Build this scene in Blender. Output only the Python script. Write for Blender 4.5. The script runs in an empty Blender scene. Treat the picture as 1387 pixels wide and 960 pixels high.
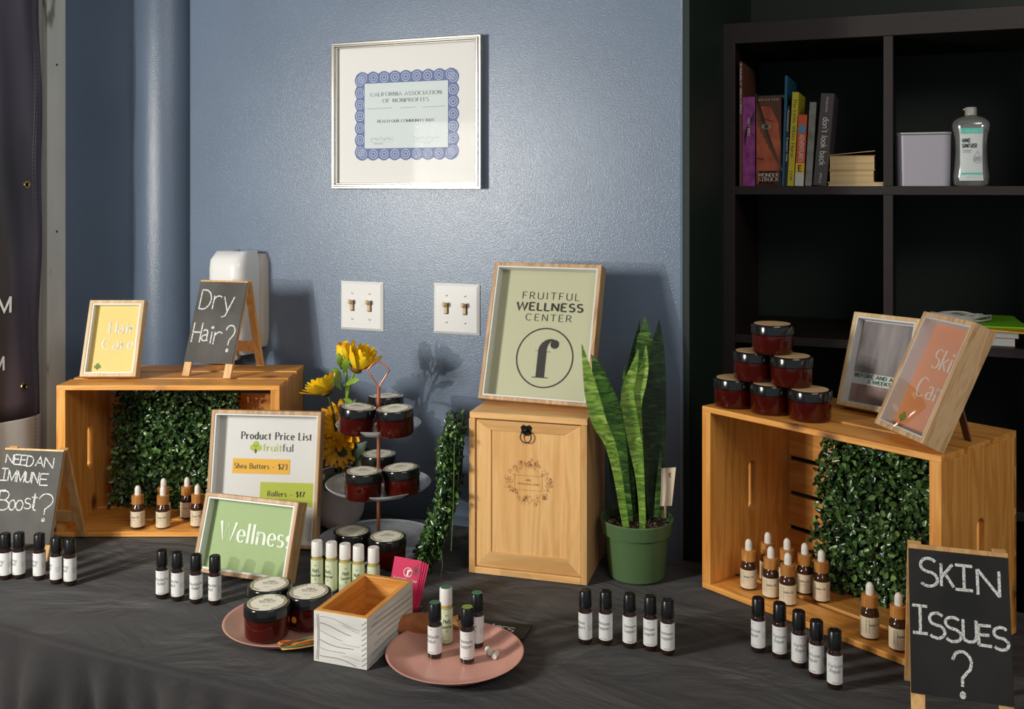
import bpy, bmesh, math, random
from math import sin, cos, pi, radians, sqrt, atan2
from mathutils import Matrix, Vector, Euler
random.seed(7)
SC = bpy.context.scene
COL = SC.collection

# ------------------------------------------------------------------ camera, light, exposure
F, CX, HY, CAMZ = 1355.0, 693.5, 255.0, 1.48
TZ = 0.75                                   # top of the table
cd = bpy.data.cameras.new('camera'); cam = bpy.data.objects.new('camera', cd); COL.objects.link(cam)
cam.location = (0, 0, CAMZ); cam.rotation_euler = (pi/2, 0, 0)
cd.sensor_width = 36; cd.lens = 36*F/1387; cd.shift_y = -(480-HY)/1387; cd.clip_start = .05
SC.camera = cam
w = bpy.data.worlds.new('world'); SC.world = w; w.use_nodes = True
w.node_tree.nodes['Background'].inputs[0].default_value = (.78, .84, .92, 1)
w.node_tree.nodes['Background'].inputs[1].default_value = .36
SC.view_settings.view_transform = 'Standard'; SC.view_settings.look = 'None'
SC.view_settings.gamma = 1; SC.view_settings.use_curve_mapping = False
SC.view_settings.exposure = 0.0
def area(name, loc, target, size, size_y, energy, color):
    l = bpy.data.lights.new(name, 'AREA'); l.shape = 'DISK' if size < .2 else 'RECTANGLE'; l.size = size
    if size >= .2: l.size_y = size_y
    l.energy = energy; l.color = color
    o = bpy.data.objects.new(name, l); COL.objects.link(o); o.location = loc
    o.rotation_euler = (Vector(target)-Vector(loc)).to_track_quat('-Z', 'Y').to_euler(); return o
area('window_daylight', (-1.70, .77, 1.62), (.0, 2.0, 1.10), .36, .30, 28, (1, .97, .90))
area('window_lamp', (-1.70, .77, 1.38), (.0, 2.0, 1.10), .026, .026, 10, (1, .97, .90))
area('added_fill_light', (.9, -.5, 2.75), (-.5, 1.9, .9), 1.6, 1.0, 30, (1, .93, .84))  # added soft fill from the right front to lift the left walls, no known lamp

# ------------------------------------------------------------------ helpers
def hexc(r, g, b):
    f = lambda c: (c/255/12.92) if c/255 <= .04045 else ((c/255+.055)/1.055)**2.4
    return (f(r), f(g), f(b), 1)
def P(px, py, z=TZ):                        # point of a horizontal plane
    d = (CAMZ-z)*F/(py-HY); return Vector(((px-CX)/F*d, d, z))
def Q(px, py, d): return Vector(((px-CX)/F*d, d, CAMZ-(py-HY)/F*d))

class MB:
    def __init__(s): s.v = []; s.f = []
    def add(s, vs, fs, M=None):
        n = len(s.v)
        s.v += [tuple(M @ Vector(p)) for p in vs] if M is not None else [tuple(p) for p in vs]
        s.f += [tuple(i+n for i in f) for f in fs]; return s
    def box(s, x0, x1, y0, y1, z0, z1, M=None):
        return s.add([(x0,y0,z0),(x1,y0,z0),(x1,y1,z0),(x0,y1,z0),(x0,y0,z1),(x1,y0,z1),(x1,y1,z1),(x0,y1,z1)],
            [(0,3,2,1),(4,5,6,7),(0,1,5,4),(1,2,6,5),(2,3,7,6),(3,0,4,7)], M)
    def lathe(s, prof, n=32, c=(0,0,0), M=None, closed=False):
        vs = []; fs = []
        for r, z in prof:
            for k in range(n):
                a = 2*pi*k/n; vs.append((c[0]+r*cos(a), c[1]+r*sin(a), c[2]+z))
        m = len(prof)
        for i in range(m if closed else m-1):
            j = (i+1) % m
            for k in range(n):
                fs.append((i*n+k, i*n+(k+1)%n, j*n+(k+1)%n, j*n+k))
        if not closed:
            if prof[0][0] > 1e-6: fs.append(tuple(range(n))[::-1])
            if prof[-1][0] > 1e-6: fs.append(tuple((m-1)*n+k for k in range(n)))
        return s.add(vs, fs, M)
    def tube(s, pts, r, n=8, M=None, cap=True):
        pts = [Vector(p) for p in pts]; vs = []; fs = []; m = len(pts)
        up = Vector((0,0,1)) if abs((pts[1]-pts[0]).normalized().z) < .9 else Vector((1,0,0))
        for i, p in enumerate(pts):
            t = (pts[min(i+1,m-1)]-pts[max(i-1,0)]).normalized()
            a = t.cross(up).normalized(); b = a.cross(t).normalized(); up = b
            rr = r[i] if isinstance(r, (list, tuple)) else r
            for k in range(n):
                q = 2*pi*k/n; vs.append(p+a*cos(q)*rr+b*sin(q)*rr)
        for i in range(m-1):
            for k in range(n): fs.append((i*n+k, (i+1)*n+k, (i+1)*n+(k+1)%n, i*n+(k+1)%n))
        if cap: fs.append(tuple(range(n))); fs.append(tuple((m-1)*n+k for k in range(n))[::-1])
        return s.add(vs, fs, M)
    def prism(s, poly, y0, y1, M=None):      # polygon in xz, thickness along y
        n = len(poly)
        return s.add([(x,y0,z) for x,z in poly]+[(x,y1,z) for x,z in poly],
            [tuple(range(n)), tuple(range(n,2*n))[::-1]]+[(i, i+n, (i+1)%n+n, (i+1)%n) for i in range(n)], M)
    def ring(s, outer, inner, y0, y1, M=None):   # two loops of equal length in xz
        n = len(outer)
        vs = [(x,y0,z) for x,z in outer]+[(x,y0,z) for x,z in inner]+[(x,y1,z) for x,z in outer]+[(x,y1,z) for x,z in inner]
        fs = []
        for i in range(n):
            j = (i+1)%n
            fs += [(i,j,n+j,n+i),(2*n+i,3*n+i,3*n+j,2*n+j),(i,2*n+i,2*n+j,j),(n+i,n+j,3*n+j,3*n+i)]
        return s.add(vs, fs, M)
    def grid(s, rows):
        m = len(rows[0]); vs = [p for r in rows for p in r]
        fs = [(i*m+k, i*m+k+1, (i+1)*m+k+1, (i+1)*m+k) for i in range(len(rows)-1) for k in range(m-1)]
        return s.add(vs, fs)
    def build(s, name, mat, parent=None, smooth=None, bevel=0, kind=None, fix=True):
        me = bpy.data.meshes.new(name); me.from_pydata(s.v, [], s.f)
        if fix:
            bm = bmesh.new(); bm.from_mesh(me); bmesh.ops.recalc_face_normals(bm, faces=bm.faces); bm.to_mesh(me); bm.free()
        me.materials.append(mat)
        if smooth is not None:
            me.polygons.foreach_set('use_smooth', [True]*len(me.polygons)); me.set_sharp_from_angle(angle=radians(smooth))
        me.update()
        o = bpy.data.objects.new(name, me); COL.objects.link(o)
        if parent: o.parent = parent
        if bevel:
            b = o.modifiers.new('bevel', 'BEVEL'); b.width = bevel; b.segments = 2; b.limit_method = 'ANGLE'; b.angle_limit = radians(40)
        if kind: o['kind'] = kind
        return o
def tag(o, label, cat, group=None):
    o['label'] = label; o['category'] = cat
    if group: o['group'] = group
    return o
def thing(name, label, cat, loc=(0,0,0), rot=(0,0,0), group=None):
    o = bpy.data.objects.new(name, None); COL.objects.link(o); o.empty_display_size = .02
    o.location = loc; o.rotation_euler = rot; return tag(o, label, cat, group)
CH = {}
def kids(o): return [c for c in bpy.data.objects if c.parent == o]
def dup(root, loc, rot, label, group=None):
    def cp(o, par):
        c = o.copy(); COL.objects.link(c)
        if par: c.parent = par
        for k in CH.setdefault(o.name, kids(o)): cp(k, c)
        return c
    r = cp(root, None); r.location = loc; r.rotation_euler = rot; r['label'] = label
    if group: r['group'] = group
    return r
def mat_of(o): return Matrix.LocRotScale(o.location, o.rotation_euler, (1,1,1))

# ------------------------------------------------------------------ materials
def nmat(name):
    m = bpy.data.materials.new(name); m.use_nodes = True
    return m, m.node_tree, m.node_tree.nodes['Principled BSDF']
def simple(name, col, rough=.5, metal=0, spec=.5, coat=0, trans=0, ior=1.45, sss=0, bump=None, sheen=0):
    m, t, b = nmat(name)
    b.inputs['Base Color'].default_value = col; b.inputs['Roughness'].default_value = rough
    b.inputs['Metallic'].default_value = metal; b.inputs['Specular IOR Level'].default_value = spec
    b.inputs['Coat Weight'].default_value = coat; b.inputs['Transmission Weight'].default_value = trans; b.inputs['IOR'].default_value = ior
    b.inputs['Sheen Weight'].default_value = sheen
    if sss: b.inputs['Subsurface Weight'].default_value = sss; b.inputs['Subsurface Scale'].default_value = .01
    if bump: addbump(t, b, *bump)
    return m
def addbump(t, b, scale, strength, dist=.001, detail=3):
    n = t.nodes.new('ShaderNodeTexNoise'); n.inputs['Scale'].default_value = scale; n.inputs['Detail'].default_value = detail
    tc = t.nodes.new('ShaderNodeTexCoord'); t.links.new(tc.outputs['Object'], n.inputs['Vector'])
    u = t.nodes.new('ShaderNodeBump'); u.inputs['Strength'].default_value = strength; u.inputs['Distance'].default_value = dist
    t.links.new(n.outputs['Fac'], u.inputs['Height']); t.links.new(u.outputs['Normal'], b.inputs['Normal'])
def ramp(t, stops):
    r = t.nodes.new('ShaderNodeValToRGB'); e = r.color_ramp.elements
    while len(e) < len(stops): e.new(.5)
    for k, (p, c) in enumerate(stops): e[k].position = p; e[k].color = c
    return r
def wood(name, c1, c2, axis='x', scale=1.0, rough=.45, knots=False, dark=None):
    m, t, b = nmat(name); L = t.links.new
    tc = t.nodes.new('ShaderNodeTexCoord'); oi = t.nodes.new('ShaderNodeObjectInfo')
    ad = t.nodes.new('ShaderNodeVectorMath'); ad.operation = 'ADD'
    sc = t.nodes.new('ShaderNodeVectorMath'); sc.operation = 'SCALE'; sc.inputs[0].default_value = (3.1, 5.7, 4.3)
    L(oi.outputs['Random'], sc.inputs['Scale']); L(tc.outputs['Object'], ad.inputs[0]); L(sc.outputs[0], ad.inputs[1])
    mp = t.nodes.new('ShaderNodeMapping'); s = {'x': (3, 30, 30), 'y': (30, 3, 30), 'z': (30, 30, 3)}[axis]
    mp.inputs['Scale'].default_value = tuple(k*scale for k in s); L(ad.outputs[0], mp.inputs['Vector'])
    n1 = t.nodes.new('ShaderNodeTexNoise'); n1.inputs['Scale'].default_value = 1.0; n1.inputs['Detail'].default_value = 3; n1.inputs['Distortion'].default_value = .6
    L(mp.outputs[0], n1.inputs['Vector'])
    mm = t.nodes.new('ShaderNodeMath'); mm.operation = 'MULTIPLY'; mm.inputs[1].default_value = 9; L(n1.outputs['Fac'], mm.inputs[0])
    fr = t.nodes.new('ShaderNodeMath'); fr.operation = 'PINGPONG'; fr.inputs[1].default_value = 1; L(mm.outputs[0], fr.inputs[0])
    n2 = t.nodes.new('ShaderNodeTexNoise'); n2.inputs['Scale'].default_value = 12; n2.inputs['Detail'].default_value = 4; L(mp.outputs[0], n2.inputs['Vector'])
    mx = t.nodes.new('ShaderNodeMix'); mx.data_type = 'FLOAT'; mx.inputs[0].default_value = .45; L(fr.outputs[0], mx.inputs[2]); L(n2.outputs['Fac'], mx.inputs[3])
    r = ramp(t, [(.2, c1), (.85, c2)]); L(mx.outputs[0], r.inputs[0])
    hs = t.nodes.new('ShaderNodeHueSaturation'); mr = t.nodes.new('ShaderNodeMapRange'); mr.inputs['To Min'].default_value = .84; mr.inputs['To Max'].default_value = 1.12
    L(oi.outputs['Random'], mr.inputs['Value']); L(mr.outputs[0], hs.inputs['Value']); L(r.outputs[0], hs.inputs['Color'])
    out = hs.outputs[0]
    if knots:
        vo = t.nodes.new('ShaderNodeTexVoronoi'); vo.inputs['Scale'].default_value = 1; mk = t.nodes.new('ShaderNodeMapping')
        mk.inputs['Scale'].default_value = {'x': (6, 8, 8), 'y': (8, 6, 8), 'z': (8, 8, 6)}[axis]; L(ad.outputs[0], mk.inputs['Vector']); L(mk.outputs[0], vo.inputs['Vector'])
        kr = ramp(t, [(.06, (1,1,1,1)), (.16, (0,0,0,1))]); L(vo.outputs['Distance'], kr.inputs[0])
        mk2 = t.nodes.new('ShaderNodeMix'); mk2.data_type = 'RGBA'; L(kr.outputs[0], mk2.inputs[0]); L(out, mk2.inputs[6]); mk2.inputs[7].default_value = dark or (.16, .05, .015, 1)
        out = mk2.outputs[2]
    L(out, b.inputs['Base Color']); b.inputs['Roughness'].default_value = rough
    u = t.nodes.new('ShaderNodeBump'); u.inputs['Strength'].default_value = .25; u.inputs['Distance'].default_value = .0006
    L(mx.outputs[0], u.inputs['Height']); L(u.outputs['Normal'], b.inputs['Normal'])
    return m
def noisecol(name, stops, scale, rough=.5, detail=4, bump=0, stretch=(1,1,1), spec=.5, coat=0, island=False, coords='Object'):
    m, t, b = nmat(name); L = t.links.new
    if island:
        g = t.nodes.new('ShaderNodeNewGeometry'); src = g.outputs['Random Per Island']
    else:
        tc = t.nodes.new('ShaderNodeTexCoord'); mp = t.nodes.new('ShaderNodeMapping'); mp.inputs['Scale'].default_value = stretch
        n = t.nodes.new('ShaderNodeTexNoise'); n.inputs['Scale'].default_value = scale; n.inputs['Detail'].default_value = detail
        L(tc.outputs[coords], mp.inputs[0]); L(mp.outputs[0], n.inputs['Vector']); src = n.outputs['Fac']
        if bump:
            u = t.nodes.new('ShaderNodeBump'); u.inputs['Strength'].default_value = bump; u.inputs['Distance'].default_value = .001
            L(src, u.inputs['Height']); L(u.outputs['Normal'], b.inputs['Normal'])
    r = ramp(t, stops); L(src, r.inputs[0]); L(r.outputs[0], b.inputs['Base Color'])
    b.inputs['Roughness'].default_value = rough; b.inputs['Specular IOR Level'].default_value = spec; b.inputs['Coat Weight'].default_value = coat
    return m
def clear(name, tint=(1,1,1,1), rough=.03, base=.04, gain=.9, milk=0):   # thin clear glass
    m, t, b = nmat(name); L = t.links.new; t.nodes.remove(b)
    tr = t.nodes.new('ShaderNodeBsdfTransparent'); tr.inputs[0].default_value = tint
    gl = t.nodes.new('ShaderNodeBsdfGlossy'); gl.inputs['Roughness'].default_value = rough
    lw = t.nodes.new('ShaderNodeFresnel'); lw.inputs['IOR'].default_value = 1.45
    mr = t.nodes.new('ShaderNodeMapRange'); mr.inputs['To Min'].default_value = base; mr.inputs['To Max'].default_value = gain; L(lw.outputs[0], mr.inputs['Value'])
    mx = t.nodes.new('ShaderNodeMixShader'); L(mr.outputs[0], mx.inputs[0]); L(tr.outputs[0], mx.inputs[1]); L(gl.outputs[0], mx.inputs[2])
    if milk:
        df = t.nodes.new('ShaderNodeBsdfDiffuse'); df.inputs[0].default_value = (.5,.5,.47,1); m3 = t.nodes.new('ShaderNodeMixShader'); m3.inputs[0].default_value = milk
        L(mx.outputs[0], m3.inputs[1]); L(df.outputs[0], m3.inputs[2]); mx = m3
    L(mx.outputs[0], t.nodes['Material Output'].inputs[0]); return m

PINE = wood('pine', hexc(236,170,86), hexc(210,136,54), 'x', rough=.42, knots=True)
PINEZ = wood('pine_upright', hexc(234,168,84), hexc(206,132,52), 'z', rough=.42, knots=True)
GIFT = wood('gift_box_pine', hexc(234,188,126), hexc(214,160,96), 'z', .8, rough=.4)
GIFTX = wood('gift_box_pine_cross', hexc(234,188,126), hexc(214,160,96), 'x', .8, rough=.4)
OAK = wood('oak', hexc(208,172,128), hexc(168,128,84), 'z', 1.6, rough=.5)
PALE = wood('pale_beech', hexc(226,196,150), hexc(204,168,116), 'z', 1.4, rough=.5)
EASEL = wood('easel_wood', hexc(222,178,118), hexc(196,144,84), 'z', 1.2, rough=.5)
BAMBOO = wood('bamboo', hexc(200,140,72), hexc(170,108,48), 'z', 3, rough=.4)
BLACK = simple('black_plastic', (.006,.006,.007,1), .28)
BLACKGLOSS = simple('black_gloss_lid', (.008,.008,.008,1), .16, coat=.3)
AMBER = simple('dark_amber_glass', (.020,.006,.003,1), .08, coat=.5)
PAPER = simple('label_paper', hexc(222,221,219), .55)
CREAM = simple('cream_label', hexc(226,208,178), .55)
BACKING = simple('white_card', hexc(212,210,206), .6)
LINER = simple('white_liner', hexc(222,222,220), .5)
INK = simple('dark_ink', hexc(44,40,36), .6)
GREYINK = simple('grey_ink', hexc(120,126,120), .6)
GREENINK = simple('green_ink', hexc(70,96,66), .6)
WHITEINK = simple('white_print', hexc(240,240,236), .6)
GLASS = clear('picture_glass', rough=.001, base=.0, gain=.4)
SMOOTH_WHITE = simple('white_gloss_plastic', hexc(232,232,230), .22, coat=.3)
COPPER = simple('copper', hexc(222,140,108), .32, .75)
SILVER = simple('brushed_silver', hexc(200,196,188), .28, 1)
def chalkboard():
    return noisecol('chalkboard', [(.35, hexc(74,73,70)), (.6, hexc(94,92,88)), (.75, hexc(114,112,107))], 9, .75, 6, spec=.3)
SLATE = chalkboard()
SLATED = noisecol('dark_chalkboard', [(.35, hexc(30,30,31)), (.65, hexc(44,43,43)), (.85, hexc(64,63,62))], 9, .75, 6, spec=.3)
def chalkmat():
    m, t, b = nmat('chalk'); L = t.links.new
    tc = t.nodes.new('ShaderNodeTexCoord'); n = t.nodes.new('ShaderNodeTexNoise'); n.inputs['Scale'].default_value = 420; n.inputs['Detail'].default_value = 2
    L(tc.outputs['Object'], n.inputs['Vector']); r = ramp(t, [(.34, hexc(140,140,138)), (.54, hexc(222,222,218))]); L(n.outputs['Fac'], r.inputs[0])
    L(r.outputs[0], b.inputs['Base Color']); b.inputs['Roughness'].default_value = .95; return m
CHALK = chalkmat()

# ------------------------------------------------------------------ stroke lettering
def A(cx, cy, rx, ry, a0, a1, n=12): return [(cx+rx*cos(radians(a0+(a1-a0)*k/n)), cy+ry*sin(radians(a0+(a1-a0)*k/n))) for k in range(n+1)]
X = .64
def bowl(cx=.27, rx=.23): return A(cx, X/2, rx, X/2, 90, 450, 20)
G = {
'A': (.74, [[(0,0),(.36,1),(.72,0)], [(.13,.34),(.59,.34)]]),
'B': (.6, [[(.05,0),(.05,1)], [(.05,1),(.28,1)]+A(.28,.76,.22,.24,90,-90)+[(.05,.52)], [(.28,.52)]+A(.3,.26,.26,.26,90,-90)+[(.05,0)]]),
'C': (.74, [A(.38,.5,.36,.5,48,312,18)]),
'D': (.72, [[(.05,0),(.05,1)], [(.05,1),(.25,1)]+A(.25,.5,.42,.5,90,-90,16)+[(.05,0)]]),
'E': (.56, [[(.05,0),(.05,1)], [(.05,1),(.52,1)], [(.05,.52),(.44,.52)], [(.05,0),(.54,0)]]),
'F': (.54, [[(.05,0),(.05,1)], [(.05,1),(.52,1)], [(.05,.52),(.42,.52)]]),
'G': (.76, [A(.38,.5,.36,.5,48,330,18)+[(.7,.44),(.46,.44)]]),
'H': (.7, [[(.05,0),(.05,1)], [(.63,0),(.63,1)], [(.05,.52),(.63,.52)]]),
'I': (.22, [[(.09,0),(.09,1)]]),
'J': (.4, [[(.3,1),(.3,.2)]+A(.16,.18,.14,.18,0,-160)]),
'K': (.64, [[(.05,0),(.05,1)], [(.58,1),(.06,.42)], [(.22,.58),(.62,0)]]),
'L': (.5, [[(.05,0),(.05,1)], [(.05,0),(.5,0)]]),
'M': (.84, [[(.05,0),(.05,1)], [(.05,1),(.41,.1),(.77,1)], [(.77,1),(.77,0)]]),
'N': (.7, [[(.05,0),(.05,1)], [(.05,1),(.63,0)], [(.63,0),(.63,1)]]),
'O': (.8, [A(.39,.5,.37,.5,90,450,24)]),
'P': (.58, [[(.05,0),(.05,1)], [(.05,1),(.28,1)]+A(.28,.74,.25,.26,90,-90)+[(.05,.48)]]),
'Q': (.8, [A(.39,.5,.37,.5,90,450,24), [(.45,.25),(.75,-.08)]]),
'R': (.64, [[(.05,0),(.05,1)], [(.05,1),(.28,1)]+A(.28,.74,.25,.26,90,-90)+[(.05,.48)], [(.28,.48),(.6,0)]]),
'S': (.56, [A(.28,.76,.22,.24,35,270)+A(.28,.26,.24,.26,85,-145)]),
'T': (.64, [[(.31,0),(.31,1)], [(0,1),(.62,1)]]),
'U': (.7, [[(.05,1),(.05,.3)]+A(.34,.28,.29,.28,180,360)+[(.63,1)]]),
'V': (.7, [[(0,1),(.34,0),(.68,1)]]),
'W': (1.0, [[(0,1),(.25,0),(.49,.95),(.73,0),(.98,1)]]),
'X': (.66, [[(0,1),(.62,0)], [(.62,1),(0,0)]]),
'Y': (.64, [[(0,1),(.31,.5),(.62,1)], [(.31,.5),(.31,0)]]),
'Z': (.62, [[(.03,1),(.58,1),(.0,0),(.6,0)]]),
'a': (.54, [A(.24,X*.72,.17,X*.28,150,0,8)+[(.41,.1),(.5,.0)], [(.41,X*.6)]+A(.23,.17,.19,.17,80,350,12)]),
'b': (.56, [[(.05,1),(.05,0)], A(.27,X/2,.22,X/2,160,-160,18)]),
'c': (.48, [A(.26,X/2,.22,X/2,45,315,14)]),
'd': (.58, [[(.49,1),(.49,0)], A(.27,X/2,.22,X/2,20,340,18)]),
'e': (.5, [[(.06,X*.52),(.46,X*.52)]+A(.26,X/2,.21,X/2,5,320,18)]),
'f': (.34, [[(.12,0),(.12,.78)]+A(.25,.8,.13,.2,180,45,8), [(0,X),(.3,X)]]),
'g': (.56, [A(.27,X/2,.22,X/2,20,340,18), [(.49,X),(.49,-.1)]+A(.27,-.1,.22,.2,0,-150,10)]),
'h': (.56, [[(.05,1),(.05,0)], [(.05,X*.6)]+A(.27,X*.6,.21,X*.4,150,0,8)+[(.48,0)]]),
'i': (.2, [[(.08,0),(.08,X)], A(.08,.88,.035,.045,0,360,8)]),
'j': (.24, [[(.12,X),(.12,-.1)]+A(0,-.1,.12,.16,0,-120,8), A(.12,.88,.035,.045,0,360,8)]),
'k': (.52, [[(.05,1),(.05,0)], [(.44,X),(.06,.24)], [(.18,.36),(.48,0)]]),
'l': (.2, [[(.08,0),(.08,1)]]),
'm': (.86, [[(.05,X),(.05,0)], [(.05,X*.6)]+A(.23,X*.6,.18,X*.4,150,0,8)+[(.41,0)], [(.41,X*.6)]+A(.6,X*.6,.18,X*.4,150,0,8)+[(.78,0)]]),
'n': (.56, [[(.05,X),(.05,0)], [(.05,X*.6)]+A(.27,X*.6,.21,X*.4,150,0,8)+[(.48,0)]]),
'o': (.54, [bowl()]),
'p': (.56, [[(.05,X),(.05,-.34)], A(.27,X/2,.22,X/2,160,-160,18)]),
'q': (.56, [[(.49,X),(.49,-.34)], A(.27,X/2,.22,X/2,20,340,18)]),
'r': (.4, [[(.05,X),(.05,0)], [(.05,X*.55)]+A(.25,X*.6,.19,X*.38,160,50,8)]),
's': (.42, [A(.2,X*.76,.15,X*.24,35,270,10)+A(.2,X*.26,.17,X*.26,85,-145,10)]),
't': (.34, [[(.14,.84),(.14,.12)]+A(.23,.12,.09,.12,180,300,8), [(-.02,X),(.30,X)]]),
'u': (.56, [[(.05,X),(.05,X*.4)]+A(.26,X*.38,.21,X*.38,180,340,8), [(.48,X),(.48,0)]]),
'v': (.52, [[(0,X),(.25,0),(.5,X)]]),
'w': (.76, [[(0,X),(.19,0),(.37,X),(.55,0),(.74,X)]]),
'x': (.5, [[(0,X),(.46,0)], [(.46,X),(0,0)]]),
'y': (.52, [[(0,X),(.25,0)], [(.5,X),(.2,-.25),(.02,-.32)]]),
'z': (.48, [[(.03,X),(.44,X),(0,0),(.46,0)]]),
'0': (.56, [A(.27,.5,.24,.5,90,450,20)]),
'1': (.36, [[(.05,.85),(.2,1),(.2,0)]]),
'2': (.54, [A(.26,.76,.22,.24,160,-30,10)+[(.02,0),(.5,0)]]),
'3': (.54, [A(.25,.76,.2,.24,140,-90,10), A(.25,.27,.24,.27,90,-140,10)]),
'4': (.54, [[(.4,0),(.4,1),(.02,.28),(.52,.28)]]),
'7': (.5, [[(.02,1),(.48,1),(.14,0)]]),
'$': (.56, [A(.28,.74,.2,.2,35,270)+A(.28,.28,.22,.22,85,-145), [(.28,1.08),(.28,-.08)]]),
'-': (.6, [[(.06,.34),(.5,.34)]]),
"'": (.18, [[(.08,1),(.08,.82)]]),
'.': (.2, [A(.08,.05,.04,.05,0,360,8)]),
'?': (.5, [A(.24,.76,.21,.24,170,-60,10)+[(.24,.42),(.24,.24)], A(.24,.05,.04,.05,0,360,8)]),
' ': (.34, []),
}
def stroke(mb, pts, wd, con=0, serif=0, lo=0, hi=1, T=None):
    """one pen stroke as a ribbon; con = contrast between uprights and hairlines"""
    q_ = [pts[0]]
    for p in pts[1:]:
        if abs(p[0]-q_[-1][0])+abs(p[1]-q_[-1][1]) > 1e-9: q_.append(p)
    pts = q_; n = len(pts)
    if n < 2: return
    L = []; R = []
    for i in range(n):
        a = pts[max(i-1,0)]; b = pts[min(i+1,n-1)]
        dx, dy = b[0]-a[0], b[1]-a[1]; l = sqrt(dx*dx+dy*dy) or 1; dx /= l; dy /= l
        k = wd*((1-con)+con*abs(dy)**2); 
        if 0 < i < n-1:
            p, q = pts[i]; u1 = (p-a[0], q-a[1]); u2 = (b[0]-p, b[1]-q)
            c = (u1[0]*u2[0]+u1[1]*u2[1])/((sqrt(u1[0]**2+u1[1]**2)*sqrt(u2[0]**2+u2[1]**2)) or 1)
            k = k/max(.45, sqrt(max(0, (1+c)/2)))
        L.append((pts[i][0]-dy*k/2, pts[i][1]+dx*k/2)); R.append((pts[i][0]+dy*k/2, pts[i][1]-dx*k/2))
    f = T or (lambda x, y: (x, 0, y))
    mb.add([f(*p) for p in L]+[f(*p) for p in R], [(i, i+1, n+i+1, n+i) for i in range(n-1)])
    if serif:
        for (p, q) in ((pts[0], pts[1]), (pts[-1], pts[-2])):
            dx, dy = q[0]-p[0], q[1]-p[1]
            if abs(dy) > 2.2*abs(dx) and n < 4:
                h = wd*.28
                mb.add([f(p[0]-serif, p[1]-h/2), f(p[0]+serif, p[1]-h/2), f(p[0]+serif, p[1]+h/2), f(p[0]-serif, p[1]+h/2)], [(0,1,2,3)])
def text_w(s, gap=.1): return sum(G[c][0]+gap for c in s)-gap
def text(mb, s, x, z, h, align='c', wd=.09, con=0, serif=0, gap=.1, slant=0, stretch=1.0, fitw=None, y=0, T=None, jit=0):
    tw = text_w(s, gap); sx = h*stretch
    if fitw: sx = fitw/tw
    x0 = x-(tw*sx/2 if align == 'c' else (tw*sx if align == 'r' else 0))
    for c in s:
        adv, st = G[c]; rr = (random.uniform(-jit,jit), random.uniform(-jit,jit))
        for p in st:
            pp = [(q[0]+q[1]*slant+rr[0], q[1]+rr[1]) for q in p]
            # subdivide long straight runs so that wrapped print stays on its surface
            if T:
                o = [pp[0]]
                for a, b in zip(pp, pp[1:]):
                    m = max(1, int(sqrt((a[0]-b[0])**2+(a[1]-b[1])**2)/.35))
                    o += [(a[0]+(b[0]-a[0])*k/m, a[1]+(b[1]-a[1])*k/m) for k in range(1, m+1)]
                pp = o if len(pp) > 2 or not serif else pp
            xx = x0
            g = (lambda px, py, xx=xx: T(xx+px*sx, z+py*h)) if T else (lambda px, py, xx=xx: (xx+px*sx, y, z+py*h))
            stroke(mb, pp, wd, con, serif, T=g)
        x0 += (adv+gap)*sx
def glyph_box(mb, ch, x0, x1, z0, z1, wd, y):       # a hand-drawn character filling a box
    st = G[ch][1]; xs = [p[0] for s in st for p in s]; ys = [p[1] for s in st for p in s]
    ax, bx, ay, by = min(xs), max(xs), min(ys), max(ys)
    sx = (x1-x0)/max(bx-ax, .05); sz = (z1-z0)/(by-ay)
    if ch == 'I' and x1-x0 > .008: st = [[(.0,0),(.18,0)], [(.09,0),(.09,1)], [(0,1),(.18,1)]]; ax = 0; sx = (x1-x0)/.18
    for s in st:
        for rep in range(2):
            o = [(x0+(p[0]-ax)*sx+random.uniform(-.0003,.0003), z0+(p[1]-ay)*sz+random.uniform(-.0003,.0003)) for p in s]
            stroke(mb, o, wd*(1 if rep == 0 else .5), T=lambda px, py: (px, y-.0001*rep, py))
# ------------------------------------------------------------------ structure
TH = radians(22); WX = Vector((cos(TH), -sin(TH), 0)); WY = Vector((sin(TH), cos(TH), 0))
O0 = Vector((.351, 2.052, 0))               # outer corner of the blue wall, at floor level
def WM(): return Matrix.Translation(O0) @ Matrix.Rotation(-TH, 4, 'Z')   # x along wall to the right, y into the wall
def wallx(px, off=0):                        # wall coordinate of a picture column
    u = (px-CX)/F; Y = (2.194+off/cos(TH))/(1+.404*u); p = Vector((u*Y, Y, 0))-O0; return p.dot(WX), Y
def wall_paint(name, c, rough, bscale, bstr):
    m, t, b = nmat(name); L = t.links.new
    tc = t.nodes.new('ShaderNodeTexCoord')
    n = t.nodes.new('ShaderNodeTexNoise'); n.inputs['Scale'].default_value = 3; n.inputs['Detail'].default_value = 5; L(tc.outputs['Object'], n.inputs['Vector'])
    r = ramp(t, [(.35, tuple(k*.93 for k in c[:3])+(1,)), (.65, tuple(min(1,k*1.06) for k in c[:3])+(1,))]); L(n.outputs['Fac'], r.inputs[0]); L(r.outputs[0], b.inputs['Base Color'])
    b.inputs['Roughness'].default_value = rough
    n2 = t.nodes.new('ShaderNodeTexNoise'); n2.inputs['Scale'].default_value = bscale; n2.inputs['Detail'].default_value = 2.5; L(tc.outputs['Object'], n2.inputs['Vector'])
    u = t.nodes.new('ShaderNodeBump'); u.inputs['Strength'].default_value = bstr; u.inputs['Distance'].default_value = .0012
    L(n2.outputs['Fac'], u.inputs['Height']); L(u.outputs['Normal'], b.inputs['Normal']); L(u.outputs['Normal'], b.inputs['Coat Normal'])
    b.inputs['Coat Weight'].default_value = .35 if rough < .5 else 0; b.inputs['Coat Roughness'].default_value = .16; return m
BLUE = wall_paint('blue_gloss_paint', hexc(108,124,145), .36, 420, .5)
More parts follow.
